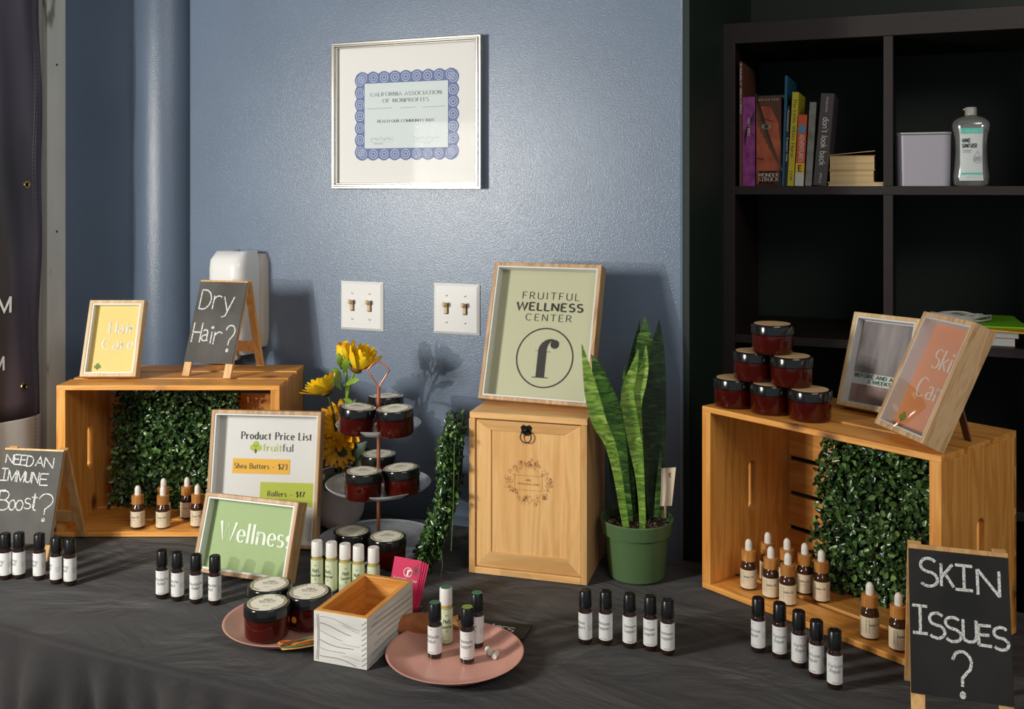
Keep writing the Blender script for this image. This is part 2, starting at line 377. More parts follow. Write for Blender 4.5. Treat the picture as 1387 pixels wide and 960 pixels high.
DGREEN = wall_paint('dark_green_paint', hexc(16,34,26), .6, 60, .3)
FLOORM = noisecol('grey_vinyl_floor', [(.3, hexc(70,66,62)), (.7, hexc(92,88,82))], 6, .5)
CEILM = simple('white_ceiling', hexc(200,200,196), .8)
M = WM()
xl = wallx(256)[0]
def struct(mb, name, mat, **k): o = mb.build(name, mat, **k); o['kind'] = 'structure'; return o
struct(MB().box(-3.2, 5.2, -5.2, 1.2, -.1, 0, M), 'floor', FLOORM)
struct(MB().box(-3.2, 5.2, -5.2, 1.2, 2.9, 3.0, M), 'ceiling', CEILM)
struct(MB().box(xl, 0, 0, .82, 0, 2.9, M), 'wall_back', BLUE, bevel=.006)
struct(MB().box(0.0005, .012, .004, .83, 0, 2.9, M), 'wall_alcove_side', DGREEN)
struct(MB().box(.0, 4.2, .83, .93, 0, 2.9, M), 'wall_alcove_back', DGREEN)
AL = Vector((-1.10, 2.46, 0)); al = (AL-O0).dot(WX); ab = (AL-O0).dot(WY)   # where the window jamb starts
struct(MB().box(al-.1, al, ab, ab+.75, 0, 2.9, M), 'wall_left', BLUE)
struct(MB().box(al, xl+.002, ab+.62, ab+.74, 0, 2.9, M), 'wall_recess', BLUE)
cc = (Vector((-.949, 2.75, 0))-O0); ccx, ccy = cc.dot(WX), cc.dot(WY)
struct(MB().lathe([(.1, 0), (.1, 2.9)], 96, (ccx, ccy, 0), M), 'column', BLUE, smooth=50)
JAMB = noisecol('chipped_grey_paint', [(.0, hexc(90,84,74)), (.30, hexc(140,136,126)), (.36, hexc(214,214,206)), (.8, hexc(228,228,220))], 22, .5, 6, .2, (1,1,.25))
GREYF = simple('grey_aluminium', hexc(168,166,158), .5, .1)
GAP = simple('dark_joint', (.01,.01,.011,1), .8)
jm = struct(MB().box(al-.09, al+.006, ab-.058, ab-.002, 0, 2.9, M), 'trim_1', JAMB, bevel=.002)
sc = MB()
for z in (.98, 1.375, 1.78, 2.2): sc.lathe([(.0,.0), (.0032,.0), (.0026,.0012), (0,.0016)], 12, (0,0,0), M @ Matrix.Translation((al+.006, ab-.03, z)) @ Matrix.Rotation(pi/2, 4, 'Y'))
sc.build('screw', simple('screw_metal', hexc(80,80,78), .4, .8), jm)
struct(MB().box(al-.09, al-.012, ab-.068, ab-.058, 0, 2.9, M), 'trim_2', GAP)
wn = struct(MB().box(al-.08, al, ab-.105, ab-.068, 0, 2.9, M), 'window_1', GREYF, bevel=.002)
MB().box(al-.05, al-.042, ab-1.05, ab-.105, .1, 2.85, M).build('glass', simple('frosted_film_glass', hexc(205,208,204), .5), wn)
MB().box(al-.08, al, ab-1.05, ab-.105, 0, .1, M).build('sill', GREYF, wn)
MB().box(al-.08, al, ab-1.12, ab-1.05, 0, 2.9, M).build('frame_post', GREYF, wn)
MB().box(al-.08, al, ab-1.05, ab-.105, 2.85, 2.9, M).build('head_rail', GREYF, wn)
w2 = struct(MB().box(al-.1, al, ab-5.0, ab-2.6, 0, 2.9, M).box(al-.1, al, ab-2.6, ab-1.12, 0, .9, M).box(al-.1, al, ab-2.6, ab-1.12, 2.4, 2.9, M), 'wall_window_side', BLUE)
w3 = struct(MB().box(al-.09, al+.01, ab-1.16, ab-1.12, .9, 2.4, M).box(al-.09, al+.01, ab-2.6, ab-2.56, .9, 2.4, M).box(al-.09, al+.01, ab-2.56, ab-1.16, .9, .94, M).box(al-.09, al+.01, ab-2.56, ab-1.16, 2.36, 2.4, M), 'window_2', GREYF)

# banner hung over the window
def banner():
    W0, W1 = ab-1.0, ab-.085
    rows = []
    zt, zb = 2.7, .80
    nb = 60
    def off(y, z): return .014+.006*sin(y*21+z*1.3)+.004*sin(y*55+z*6)+.003*sin(z*17+y*9)
    t = thing('banner', 'dark printed vinyl banner with brass eyelets hung over the window at the far left', 'banner')
    t.matrix_world = M
    t.location = O0; t.rotation_euler = (0,0,-TH)
    dz = 1.48-(572-255)/F*2.28
    VINYL = noisecol('dark_vinyl_print', [(.34, hexc(62,58,58)), (.5, hexc(92,84,98)), (.66, hexc(132,124,144))], 1.6, .32, 3, stretch=(1,3,.5))
    WV = simple('white_vinyl', hexc(206,206,200), .4)
    for nm, z0, z1, mt in (('printed_field', dz, zt, VINYL), ('white_field', zb, dz, WV)):
        rows = []
        for i in range(41):
            z = z0+(z1-z0)*i/40
            rows.append([(al+off(y,z), y, z) for y in [W0+(W1-W0)*k/nb - (.010*(z1>dz)*max(0, (1.6-z)/.8) if k == nb else 0) for k in range(nb+1)]])
        o = MB().grid(rows).build(nm, mt, t, smooth=60, fix=False); so = o.modifiers.new('s', 'SOLIDIFY'); so.thickness = .0008
    st = MB()
    for dy in (.020, .026):
        for z in [zb+.0095*k for k in range(int((zt-zb)/.0095))]:
            y = W1-dy; st.box(al+off(y,z)+.0002, al+off(y,z)+.001, y-.0005, y+.0005, z, z+.007)
    st.build('hem_stitching', simple('thread', hexc(120,116,120), .7), t)
    for (px, py) in ((38.5, 250), (29.5, 523)):
        u = (px-CX)/F; y = None
        # intersect the view column with the banner plane
        best = min([W0+(W1-W0)*k/400 for k in range(401)], key=lambda yy: abs(((M @ Vector((al+.02, yy, 0))).x/(M @ Vector((al+.02, yy, 0))).y)-u))
        d = (M @ Vector((al+.02, best, 0))).y; z = CAMZ-(py-HY)/F*d
        MB().lathe([(.0045,0), (.0052,.0018), (.0085,.0018), (.0095,0)], 20, (0,0,0), Matrix.Translation((al+off(best,z)+.0006, best, z)) @ Matrix.Rotation(pi/2, 4, 'Y'), True).build('eyelet', simple('brass', hexc(206,176,110), .3, 1), t, smooth=60)
        MB().lathe([(0,.0002),(.0046,.0002)], 16, (0,0,0), Matrix.Translation((al+off(best,z)+.0008, best, z)) @ Matrix.Rotation(pi/2, 4, 'Y')).build('eyelet_hole', GAP, t)
    # the M of "AM"/"PM" at the frame's edge, twice
    mb = MB()
    for (px, pyb, hpx) in ((0, 425, 22), (-6, 504, 19)):
        u = (px-CX)/F
        best = min([W0+(W1-W0)*k/400 for k in range(401)], key=lambda yy: abs(((M @ Vector((al+.02, yy, 0))).x/(M @ Vector((al+.02, yy, 0))).y)-u))
        d = (M @ Vector((al+.02, best, 0))).y; z = CAMZ-(pyb-HY)/F*d; h = hpx/F*d
        text(mb, 'PM', best+.82*h, z, h, 'r', wd=.14, gap=.14, T=lambda x, zz: (al+off(x,zz)+.0016, x, zz))
    mb.build('lettering', WHITEINK, t, fix=False)
banner()
# little white push pin beside the upper eyelet
def pin():
    t = thing('push_pin', 'small white round pin on the grey window frame beside the upper eyelet', 'pin', M @ Vector((al, ab-.088, CAMZ-(251-HY)/F*2.37)), (0,0,-TH))
    MB().lathe([(.0,0),(.0045,0),(.0045,.002),(.003,.0045),(0,.005)], 16, (0,0,0), Matrix.Rotation(pi/2, 4, 'Y')).build('pin_head', SMOOTH_WHITE, t, smooth=60)
pin()

# ------------------------------------------------------------------ bookshelf
ESP = noisecol('black_brown_veneer', [(.3, hexc(26,18,16)), (.7, hexc(42,30,27))], 6, .5, 6, .1, (2,2,60))
sx0 = (Vector((.489, 2.422, 0))-O0).dot(WX); sy0 = (Vector((.489, 2.422, 0))-O0).dot(WY)
SHM = M @ Matrix.Translation((sx0, sy0, 0))
shelf = thing('cube_bookcase', 'tall black-brown cube bookcase filling the alcove right of the blue wall', 'bookcase', SHM.translation, (0,0,-TH))
SW = .05+5*.335+4*.02+.05; levels = [.065, .42, .775, 1.13, 1.485]
for x in (0, SW-.05): MB().box(x, x+.05, 0, .39, 0, 1.877).build('side_panel', ESP, shelf, bevel=.001)
MB().box(.05, SW-.05, 0, .39, 1.827, 1.877).build('top_panel', ESP, shelf, bevel=.001)
MB().box(.05, SW-.05, 0, .39, .015, .065).build('bottom_panel', ESP, shelf, bevel=.001)
for z in levels[1:]: MB().box(.05, SW-.05, .002, .388, z-.02, z).build('shelf_board', ESP, shelf, bevel=.0008)
for k in range(1, 5):
    x = .05+k*.335+(k-1)*.02
    for i, z in enumerate(levels): MB().box(x, x+.02, .003, .387, z+.0002, (levels[i+1]-.0202 if i < 4 else 1.8268)).build('divider', ESP, shelf, bevel=.0008)
br = MB().box(.052, .13, .384, .387, 1.70, 1.735).box(.052, .056, .30, .384, 1.70, 1.735)
br.build('wall_bracket', simple('zinc', hexc(150,146,138), .45, .6), shelf)
def shx(px):                                  # shelf-front coordinate for picture column
    u = (px-CX)/F; Y = 2.62/(1+.404*u); return (Vector((u*Y, Y, 0))-Vector((.489, 2.422, 0))).dot(WX), Y
def zpx(py, Y): return CAMZ-(py-HY)/F*Y
Z5 = 1.4852
def book(name, label, x0, x1, h, depth, cov, tilt=0, lines=(), extra=None, y0=.012):
    """upright book, spine towards the room; x0..x1 = spine width at the foot"""
    wd = x1-x0
    t = thing('book', label, 'book', SHM @ Vector((x0+(wd if tilt > 0 else 0), y0, Z5)), (0,0,-TH), 'upright books on the top shelf')
    R = Matrix.Rotation(tilt, 4, 'Y') @ Matrix.Translation((-wd if tilt > 0 else 0, 0, 0))
    c = MB().box(0, wd, 0, .003, 0, h, R).box(0, .002, .003, depth, 0, h, R).box(wd-.002, wd, .003, depth, 0, h, R).build('cover', cov, t, bevel=.0006)
    MB().box(.002, wd-.002, .003, depth-.004, .003, h-.004, R).build('pages', simple('page_paper', hexc(206,188,150), .8), t)
    for (s, xc, z0, z1, hh, mt, con) in lines:   # lettering running down the spine
        mb = MB(); cx = xc*wd
        text(mb, s, 0, 0, hh, 'l', wd=.13, con=con, serif=.06 if con else 0, fitw=(z1-z0)*h, T=lambda x, z: tuple(R @ Vector((cx+z-hh*.4, -.0004, z1*h-x))))
        mb.build('lettering', mt, t, fix=False)
    if extra: extra(t, R, wd, h)
    return t
def cm(name, c, r=.45): return simple(name, hexc(*c), r)
LT = cm('pale_print', (225,220,210)); DK = cm('dark_print', (30,28,26))
b = lambda px: shx(px)[0]
book('b', 'tall very thin brown book standing at the left end of the row', b(998.6)+.003, b(1004), .30, .22, cm('brown_cover', (110,70,52)), 0, [('FAMILY RECORD', .5, .58, .98, .004, LT, 0)])
def bible(t, R, wd, h):
    mb = MB()
    for k in range(3):
        pts = [(wd*(.95-.75*sin(a)), h*(.82-.30*a/1.6-.03*k)) for a in [i*.16 for i in range(11)]]
        stroke(mb, pts, .0028-.0006*k, T=lambda x, z: tuple(R @ Vector((x, -.0003, z))))
    mb.build('swirl_print', cm('plum_print', (60,14,50)), t, fix=False)
PURP = noisecol('purple_cover', [(.35, hexc(120,40,106)), (.6, hexc(164,70,150))], 60, .45)
book('b', 'thick purple book with a dark swirl on its spine', b(1004.5), b(1021.5), .214, .15, PURP, 0, [('HOLY BIBLE', .5, .56, .76, .0055, LT, 0)], bible)
def face(t, R, wd, h):
    q = lambda x, z: tuple(R @ Vector((x*wd, -.0006, z*h)))
    sk = [(.02,.02),(.75,.02),(.93,.2),(.98,.45),(.9,.7),(.6,.88),(.02,.9)]
    MB().add([q(*p) for p in sk], [tuple(range(len(sk)))]).build('portrait_print', noisecol('reddish_skin_print', [(.3, hexc(150,62,40)), (.7, hexc(200,104,66))], 25, .5), t, fix=False)
    mb = MB()
    for k in range(9):
        pts = [(.05+.11*k*s+.05*s*s, 1-.35*s-.03*k*s*2) for s in [i/6 for i in range(7)]]
        pts = [(p[0]+.2*max(0,.5-p[1]), p[1]) for p in pts]
        stroke(mb, [(p[0]*wd, p[1]*h) for p in pts], .003, T=lambda x, z: tuple(R @ Vector((x, -.0009, z))))
    mb.build('hair_print', cm('brown_hair_print', (104,72,46)), t, fix=False)
    e = A(.42,.665,.2,.030,0,360,20); MB().add([tuple(R @ Vector((p[0]*wd, -.0011, p[1]*h))) for p in e], [tuple(range(20))]).build('eye_print', cm('eye_white', (150,140,120)), t, fix=False)
    e = A(.42,.665,.09,.026,0,360,20); MB().add([tuple(R @ Vector((p[0]*wd, -.0013, p[1]*h))) for p in e], [tuple(range(20))]).build('iris_print', cm('iris', (52,62,44)), t, fix=False)
    mb = MB(); stroke(mb, [(.1*wd,.73*h),(.4*wd,.745*h),(.7*wd,.72*h)], .002, T=lambda x, z: tuple(R @ Vector((x, -.0012, z))))
    stroke(mb, [(.04*wd,.31*h),(.3*wd,.30*h)], .003, T=lambda x, z: tuple(R @ Vector((x, -.0012, z))))
    mb.build('brow_and_mouth_print', cm('dark_red_print', (84,30,20)), t, fix=False)
    MB().add([q(0,0),q(1,0),q(1,.17),q(0,.17)], [(0,1,2,3)]).build('title_band', cm('dark_brown_print', (60,34,24)), t, fix=False)
    mb = MB()
    for s, z in (('WONDER', .105), ('STRUCK', .055)):
        text(mb, s, wd*.5, z*h, .0085, wd=.14, con=.6, serif=.08, fitw=wd*.82, T=lambda x, zz: tuple(R @ Vector((x, -.0014, zz))))
    text(mb, 'S E L Z N I C K'.replace('S E L Z N I C K', 'S E L E C T E D'), wd*.5, .955*h, .0035, wd=.14, fitw=wd*.8, T=lambda x, zz: tuple(R @ Vector((x, -.0014, zz))))
    mb.build('lettering', LT, t, fix=False)
book('b', 'very thick book with half a face printed across its wide spine', b(1023), b(1057), .214, .15, cm('umber_cover', (92,52,36)), 0, [], face)
book('b', 'tall thin book with bright blue top and red foot', b(1057.8), b(1061.3), .262, .2, cm('blue_cover', (36,92,120)), .03, [])
book('b', 'slim navy book with pale lettering', b(1061.6), b(1065), .190, .15, cm('navy_cover', (34,40,62)), .035, [('Anonymous', .5, .68, .95, .005, LT, .6), ('Emmas War', .5, .30, .6, .005, LT, .6)])
book('b', 'yellow leaning book with black title', b(1065.3), b(1074), .222, .15, cm('yellow_cover', (206,190,48)), .055, [('The Little White Horse', .5, .30, .93, .0075, DK, .6), ('LION', .5, .06, .16, .005, DK, .6)])
def orange(t, R, wd, h):
    q = lambda x, z, y=-.0006: tuple(R @ Vector((x*wd, y, z*h)))
    MB().add([q(0,0),q(1,0),q(1,.18),q(0,.18)], [(0,1,2,3)]).build('library_sticker', cm('white_sticker', (214,210,204)), t, fix=False)
    MB().add([q(0,.18),q(1,.18),q(1,.32),q(0,.32)], [(0,1,2,3)]).build('yellow_sticker', cm('yellow_sticker', (230,190,60)), t, fix=False)
    e = A(.5,.80,.42,.055,0,360,18); MB().add([q(p[0], p[1], -.0008) for p in e], [tuple(range(18))]).build('blue_ball_print', cm('blue_ball', (70,150,200)), t, fix=False)
    mb = MB(); text(mb, 'E', wd*.5, .21*h, .013, wd=.2, T=lambda x, z: tuple(R @ Vector((x, -.001, z)))); mb.build('lettering', DK, t, fix=False)
book('b', 'short orange library book with an E sticker and white foot', b(1075.5), b(1087.5), .168, .14, cm('orange_cover', (214,92,50)), .05, [('ADVENTURES', .5, .34, .72, .0095, LT, 0)], orange)
book('b', 'thin light grey book beside the orange one', b(1089.5), b(1098.5), .197, .14, noisecol('grey_cover', [(.45, hexc(140,142,140)), (.62, hexc(118,110,90))], 30, .5), .055, [])
book('b', "thick dark grey book with large lower-case title, last upright one", b(1100.5), b(1118.5), .216, .15, cm('charcoal_cover', (84,78,78)), .085, [("don't look back", .5, .22, .74, .0135, LT, 0), ('REVOLUTION', .5, .80, .96, .004, LT, 0), ('SPELLS', .5, .03, .14, .004, LT, 0)])
def flat_book(label, px0, px1, z0, z1, dep, cov, y0=.02, rot=0):
    xa, xb = b(px0), b(px1)
    t = thing('book', label, 'book', SHM @ Vector((xa, y0, z0)), (0,0,-TH+rot), 'books lying flat on the top shelf'); wd = xb-xa; h = z1-z0
    MB().box(0, wd, 0, dep, 0, .0015).box(0, wd, 0, dep, h-.0015, h).box(0, wd, dep-.002, dep, .0015, h-.0015).build('cover', cov, t)
    MB().box(.002, wd-.002, .0015, dep-.002, .0015, h-.0015).build('pages', noisecol('old_page_paper', [(.3, hexc(190,160,110)), (.7, hexc(222,198,150))], 3, .8, stretch=(1,1,150)), t)
    return t
flat_book('wide thin cream book at the bottom of the flat pile', 1120, 1197, Z5, Z5+.009, .14, cm('cream_cover', (206,190,160)))
flat_book('thick paperback with pale pages in the middle of the flat pile', 1122, 1184, Z5+.0092, Z5+.037, .14, cm('tan_cover', (196,160,110)))
fb = flat_book('thick paperback with yellowed pages on top of the flat pile', 1122, 1185, Z5+.0372, Z5+.071, .14, cm('ochre_cover', (190,140,60)), rot=.02)
MB().box(0, b(1185)-b(1122), 0, .13, 0, .0012, Matrix.Translation((0,.004,.0345)) @ Matrix.Rotation(-.09, 4, 'Y')).build('lifted_cover', cm('pale_cover', (190,178,150)), fb)

def bin_():
    xa, xb = b(1213.5), b(1289); Y = shx(1250)[1]; h = zpx(182, Y)-Z5
    t = thing('storage_tub', 'plain pale grey tub standing left of the hand sanitizer', 'tub', SHM @ Vector(((xa+xb)/2, .08, Z5)), (0,0,-TH))
    wd = xb-xa; r = .018
    def rr(w2, d2, r, n=6):
        o = []
        for cx, cy, a in ((w2-r, d2-r, 0), (-w2+r, d2-r, 90), (-w2+r, -d2+r, 180), (w2-r, -d2+r, 270)):
            o += [(cx+r*cos(radians(a+90*k/n)), cy+r*sin(radians(a+90*k/n))) for k in range(n+1)]
        return o
    mb = MB(); lv = []
    for (w2, d2, z) in ((wd/2*.97, .052, 0), (wd/2, .055, h), (wd/2-.002, .053, h), (wd/2*.97-.002, .05, .003)): lv.append([(x, y, z) for x, y in rr(w2, d2, r)])
    n = len(lv[0]); vs = [p for l in lv for p in l]
    fs = [(i*n+k, i*n+(k+1)%n, (i+1)*n+(k+1)%n, (i+1)*n+k) for i in range(3) for k in range(n)]+[tuple(range(n)), tuple(3*n+k for k in range(n))]
    mb.add(vs, fs).build('tub_body', simple('grey_lilac_plastic', hexc(176,172,182), .35), t, smooth=40)
    MB().ring([(x, y) for x, y in rr(wd/2+.001, .056, r)], [(x, y) for x, y in rr(wd/2-.001, .054, r)], 0, .004, Matrix.Translation((0,0,h+.002)) @ Matrix.Rotation(pi/2, 4, 'X')).build('rim', simple('grey_lilac_plastic', hexc(182,178,186), .35), t)
bin_()
def sanitizer():
    xa, xb = b(1290), b(1344); wd = xb-xa
    t = thing('hand_sanitizer_bottle', 'clear waisted pump-less bottle labelled HAND SANITIZER on the top shelf', 'bottle', SHM @ Vector(((xa+xb)/2, .06, Z5)), (0,0,-TH))
    prof = [(0,.80),(.004,.90),(.02,.95),(.05,.86),(.08,.82),(.11,.86),(.13,.95),(.138,.98),(.146,.92),(.153,.72),(.157,.45),(.159,.28)]
    n = 40; vs = []; fs = []
    for z, k in prof:
        for i in range(n):
            a = 2*pi*i/n; e = .75
            vs.append((wd/2*k*abs(cos(a))**e*(1 if cos(a) > 0 else -1), .024*min(1,k*1.05)*abs(sin(a))**e*(1 if sin(a) > 0 else -1), z))
    fs = [(i*n+k, i*n+(k+1)%n, (i+1)*n+(k+1)%n, (i+1)*n+k) for i in range(len(prof)-1) for k in range(n)]+[tuple(range(n)), tuple((len(prof)-1)*n+k for k in range(n))]
    MB().add(vs, fs).build('bottle_body', clear('clear_plastic', (.86,.88,.86,1), .12, .16, .9, .22), t, smooth=50)
    MB().lathe([(.0115,.159),(.0125,.160),(.0125,.176),(.0115,.178)], 28).build('cap', simple('frosted_cap', hexc(170,168,160), .3), t, smooth=40)
    MB().box(-.016,-.0115,-.004,.004,.172,.175).build('cap_lip', simple('frosted_cap_lip', hexc(170,168,160), .3), t)
    lw = lambda z: wd/2*.62*(1-.10*sin((z-.012)/.118*pi))
    rows = [[(-lw(z)+2*lw(z)*k/10, -.0262+.004*((k-5)/5)**2, z) for k in range(11)] for z in [.012+.118*i/10 for i in range(11)]]
    lab = MB().grid(rows).build('front_label', simple('white_label', hexc(214,220,220), .45), t, fix=False)
    for z0, z1 in ((.118,.130),(.026,.030)): MB().box(-.021,.021,-.0272,-.0268,z0,z1).build('teal_band', simple('teal_print', hexc(96,206,186), .5), lab)
    mb = MB(); text(mb, 'HAND', -.019, .098, .0085, 'l', wd=.2, stretch=.62, y=-.0268); text(mb, 'SANITIZER', -.019, .086, .0085, 'l', wd=.2, stretch=.62, y=-.0268)
    text(mb, 'kills most germs', -.018, .0795, .0022, 'l', wd=.13, y=-.0268); text(mb, 'unscented gel', -.018, .0755, .0022, 'l', wd=.13, y=-.0268)
    dr = [(.012,.078),(.017,.068)]+A(.012,.060,.008,.008,20,-200,14)+[(.012,.078)]
    stroke(mb, dr, .0005, T=lambda x, z: (x, -.0268, z))
    for k in range(5): stroke(mb, [(.005+.003*k,.056),(.009+.002*k,.066)], .0006, T=lambda x, z: (x, -.0268, z))
    mb.build('lettering', INK, lab, fix=False)
    mb = MB(); text(mb, 'soft care', 0, .1215, .005, wd=.14, y=-.0275); text(mb, 'net 12 oz', 0, .018, .004, wd=.14, y=-.0268); mb.build('lettering', simple('pale_teal_print', hexc(190,226,220), .5), lab, fix=False)
sanitizer()
def papers():
    ox, oy, oz = b(1262), 0, 1.1302
    items = [('magazine', 'thick magazine at the bottom of the pile on the lower shelf', .0, .025, .020, cm('magazine', (120,100,84)), .02, .17, .21),
             ('magazine', 'pinkish magazine second in the pile on the lower shelf', .006, .012, .014, cm('magazine_pink', (186,130,124)), .01, .17, .21),
             ('booklet', 'cream booklet under the coloured folders on the lower shelf', .012, .0, .012, cm('booklet', (190,180,150)), -.04, .165, .21),
             ('folder', 'orange-yellow card folder in the pile with its corner pointing right', .045, -.045, .003, cm('yellow_folder', (206,160,30)), -.40, .19, .16),
             ('folder', 'bright green card folder on top of the pile on the lower shelf', .015, -.050, .003, cm('green_folder', (112,180,30)), .06, .175, .21)]
    z = oz
    for nm, lb, dx, dy, th, mt, rz, wx, wy in items:
        t = thing(nm, lb, nm, SHM @ Vector((ox+dx, oy+dy, z)), (0,0,-TH+rz)); MB().box(0, wx, 0, wy, 0, th).build('cover', mt, t, bevel=.0005)
        if th > .005: MB().box(.001, wx-.001, -.0005, wy-.003, .0015, th-.0015).build('pages', BACKING, t)
        z += th+.0002
    pts = []
    for k in range(90):
        a = k*.42; r = .035+.008*sin(k*.7); pts.append((r*1.5*cos(a), r*sin(a), .004+.012*(k/90)+.003*sin(k*1.3)))
    o = MB().tube(pts, .0016, 6).build('cable', simple('white_cable', hexc(170,165,165), .5), smooth=60); o.location = SHM @ Vector((b(1302), .03, z)); o.rotation_euler = (0,0,-TH)
    tag(o, 'white coiled cable lying on the folders on the lower shelf', 'cable')
papers()

# ------------------------------------------------------------------ table and cloth
TA = radians(24.2); TX = Vector((cos(TA), -sin(TA), 0)); TY = Vector((sin(TA), cos(TA), 0))
T0 = Vector((-.531, 1.529, 0))               # a point of the front edge
TM = Matrix.Translation(T0) @ Matrix.Rotation(-TA, 4, 'Z')
tbl = thing('folding_table', 'folding table hidden under the black cloth', 'table', T0, (0,0,-TA))
MB().box(-.83, 1.56, .012, .745, TZ-.035, TZ-.006).build('table_top', simple('grey_plastic_top', hexc(150,150,148), .5), tbl)
for x in (-.7, 1.38):
    for y in (.1, .65): MB().tube([(x,y,0),(x,y,TZ-.036)], .014, 10).build('leg', simple('grey_tube', hexc(90,90,92), .4, .8), tbl, smooth=50)
def cloth():
    m, t, b_ = nmat('black_cotton'); L = t.links.new
    tc = t.nodes.new('ShaderNodeTexCoord')
    n = t.nodes.new('ShaderNodeTexNoise'); n.inputs['Scale'].default_value = 3.2; n.inputs['Detail'].default_value = 5; n.inputs['Distortion'].default_value = 1.2; L(tc.outputs['Object'], n.inputs['Vector'])
    r = ramp(t, [(.3, hexc(29,27,28)), (.7, hexc(42,39,39))]); L(n.outputs['Fac'], r.inputs[0]); L(r.outputs[0], b_.inputs['Base Color'])
    b_.inputs['Roughness'].default_value = .78; b_.inputs['Sheen Weight'].default_value = .15; b_.inputs['Specular IOR Level'].default_value = .35
    mp = t.nodes.new('ShaderNodeMapping'); mp.inputs['Scale'].default_value = (5, 8, 6); mp.inputs['Rotation'].default_value = (0,0,.5); L(tc.outputs['Object'], mp.inputs[0])
    n2 = t.nodes.new('ShaderNodeTexNoise'); n2.inputs['Scale'].default_value = 1; n2.inputs['Detail'].default_value = 4; n2.inputs['Distortion'].default_value = .7; L(mp.outputs[0], n2.inputs['Vector'])
    n3 = t.nodes.new('ShaderNodeTexNoise'); n3.inputs['Scale'].default_value = 900; L(tc.outputs['Object'], n3.inputs['Vector'])
    u = t.nodes.new('ShaderNodeBump'); u.inputs['Strength'].default_value = .9; u.inputs['Distance'].default_value = .016; L(n2.outputs['Fac'], u.inputs['Height'])
    u2 = t.nodes.new('ShaderNodeBump'); u2.inputs['Strength'].default_value = .35; u2.inputs['Distance'].default_value = .0008; L(n3.outputs['Fac'], u2.inputs['Height']); L(u.outputs['Normal'], u2.inputs['Normal']); L(u2.outputs['Normal'], b_.inputs['Normal'])
    x0, x1, y0, y1 = -.845, 1.58, 0, .76; nx = 420
    rows = []
    ys = []
    # path from front hem up over the edge, across, and down the back
    prof = [('f', k/22) for k in range(22)]+[('e', k/6) for k in range(7)]+[('t', k/40) for k in range(1, 40)]+[('b', 1.0)]
    for kind, s in prof:
        row = []
        for i in range(nx+1):
            x = x0+(x1-x0)*i/nx
            fold = .45*sin(x*37+1.6*sin(x*5))+.3*sin(x*83+2*sin(x*7))+.35*sin(x*17)
            if kind == 'f':
                dn = 1-s; z = TZ-.012-(TZ-.03)*dn; amp = .042*min(1, dn*5.5)
                y = -.004-.03*dn-amp*fold+.003*sin(x*9)
            elif kind == 'e':
                a = s*pi/2; z = TZ-.012+.0105*sin(a); y = -.004+.012*(1-cos(a))-.0015*0+.003*sin(x*9)
            elif kind == 't':
                y = .008+(y1-.008)*s+.003*sin(x*9)*(1-s); z = TZ-.0012-.0012*(sin(x*13+y*9)*sin(y*17-x*4)*.5+.5)
            else: y = y1; z = TZ-.003
            row.append((x, y, z))
        rows.append(row)
    for d in (.2, .6): rows.append([(x, y1+.006+.012*sin(x*21)*d, TZ-.003-d) for x in [x0+(x1-x0)*i/nx for i in range(nx+1)]])
    mb = MB().grid(rows)
    for xe, sg in ((x0, -1), (x1, 1)):
        mb.grid([[(xe+sg*(.004*min(1,d*20)+.02*d*sin(y*25)), y, TZ-.003-d*.7) for d in (0, .05, .3, 1)] for y in [y0+(y1-y0)*k/40 for k in range(41)]])
    o = mb.build('tablecloth', m, smooth=70, fix=False); o.location = T0; o.rotation_euler = (0,0,-TA)
    tag(o, 'black cotton tablecloth covering the whole display table', 'tablecloth')
cloth()
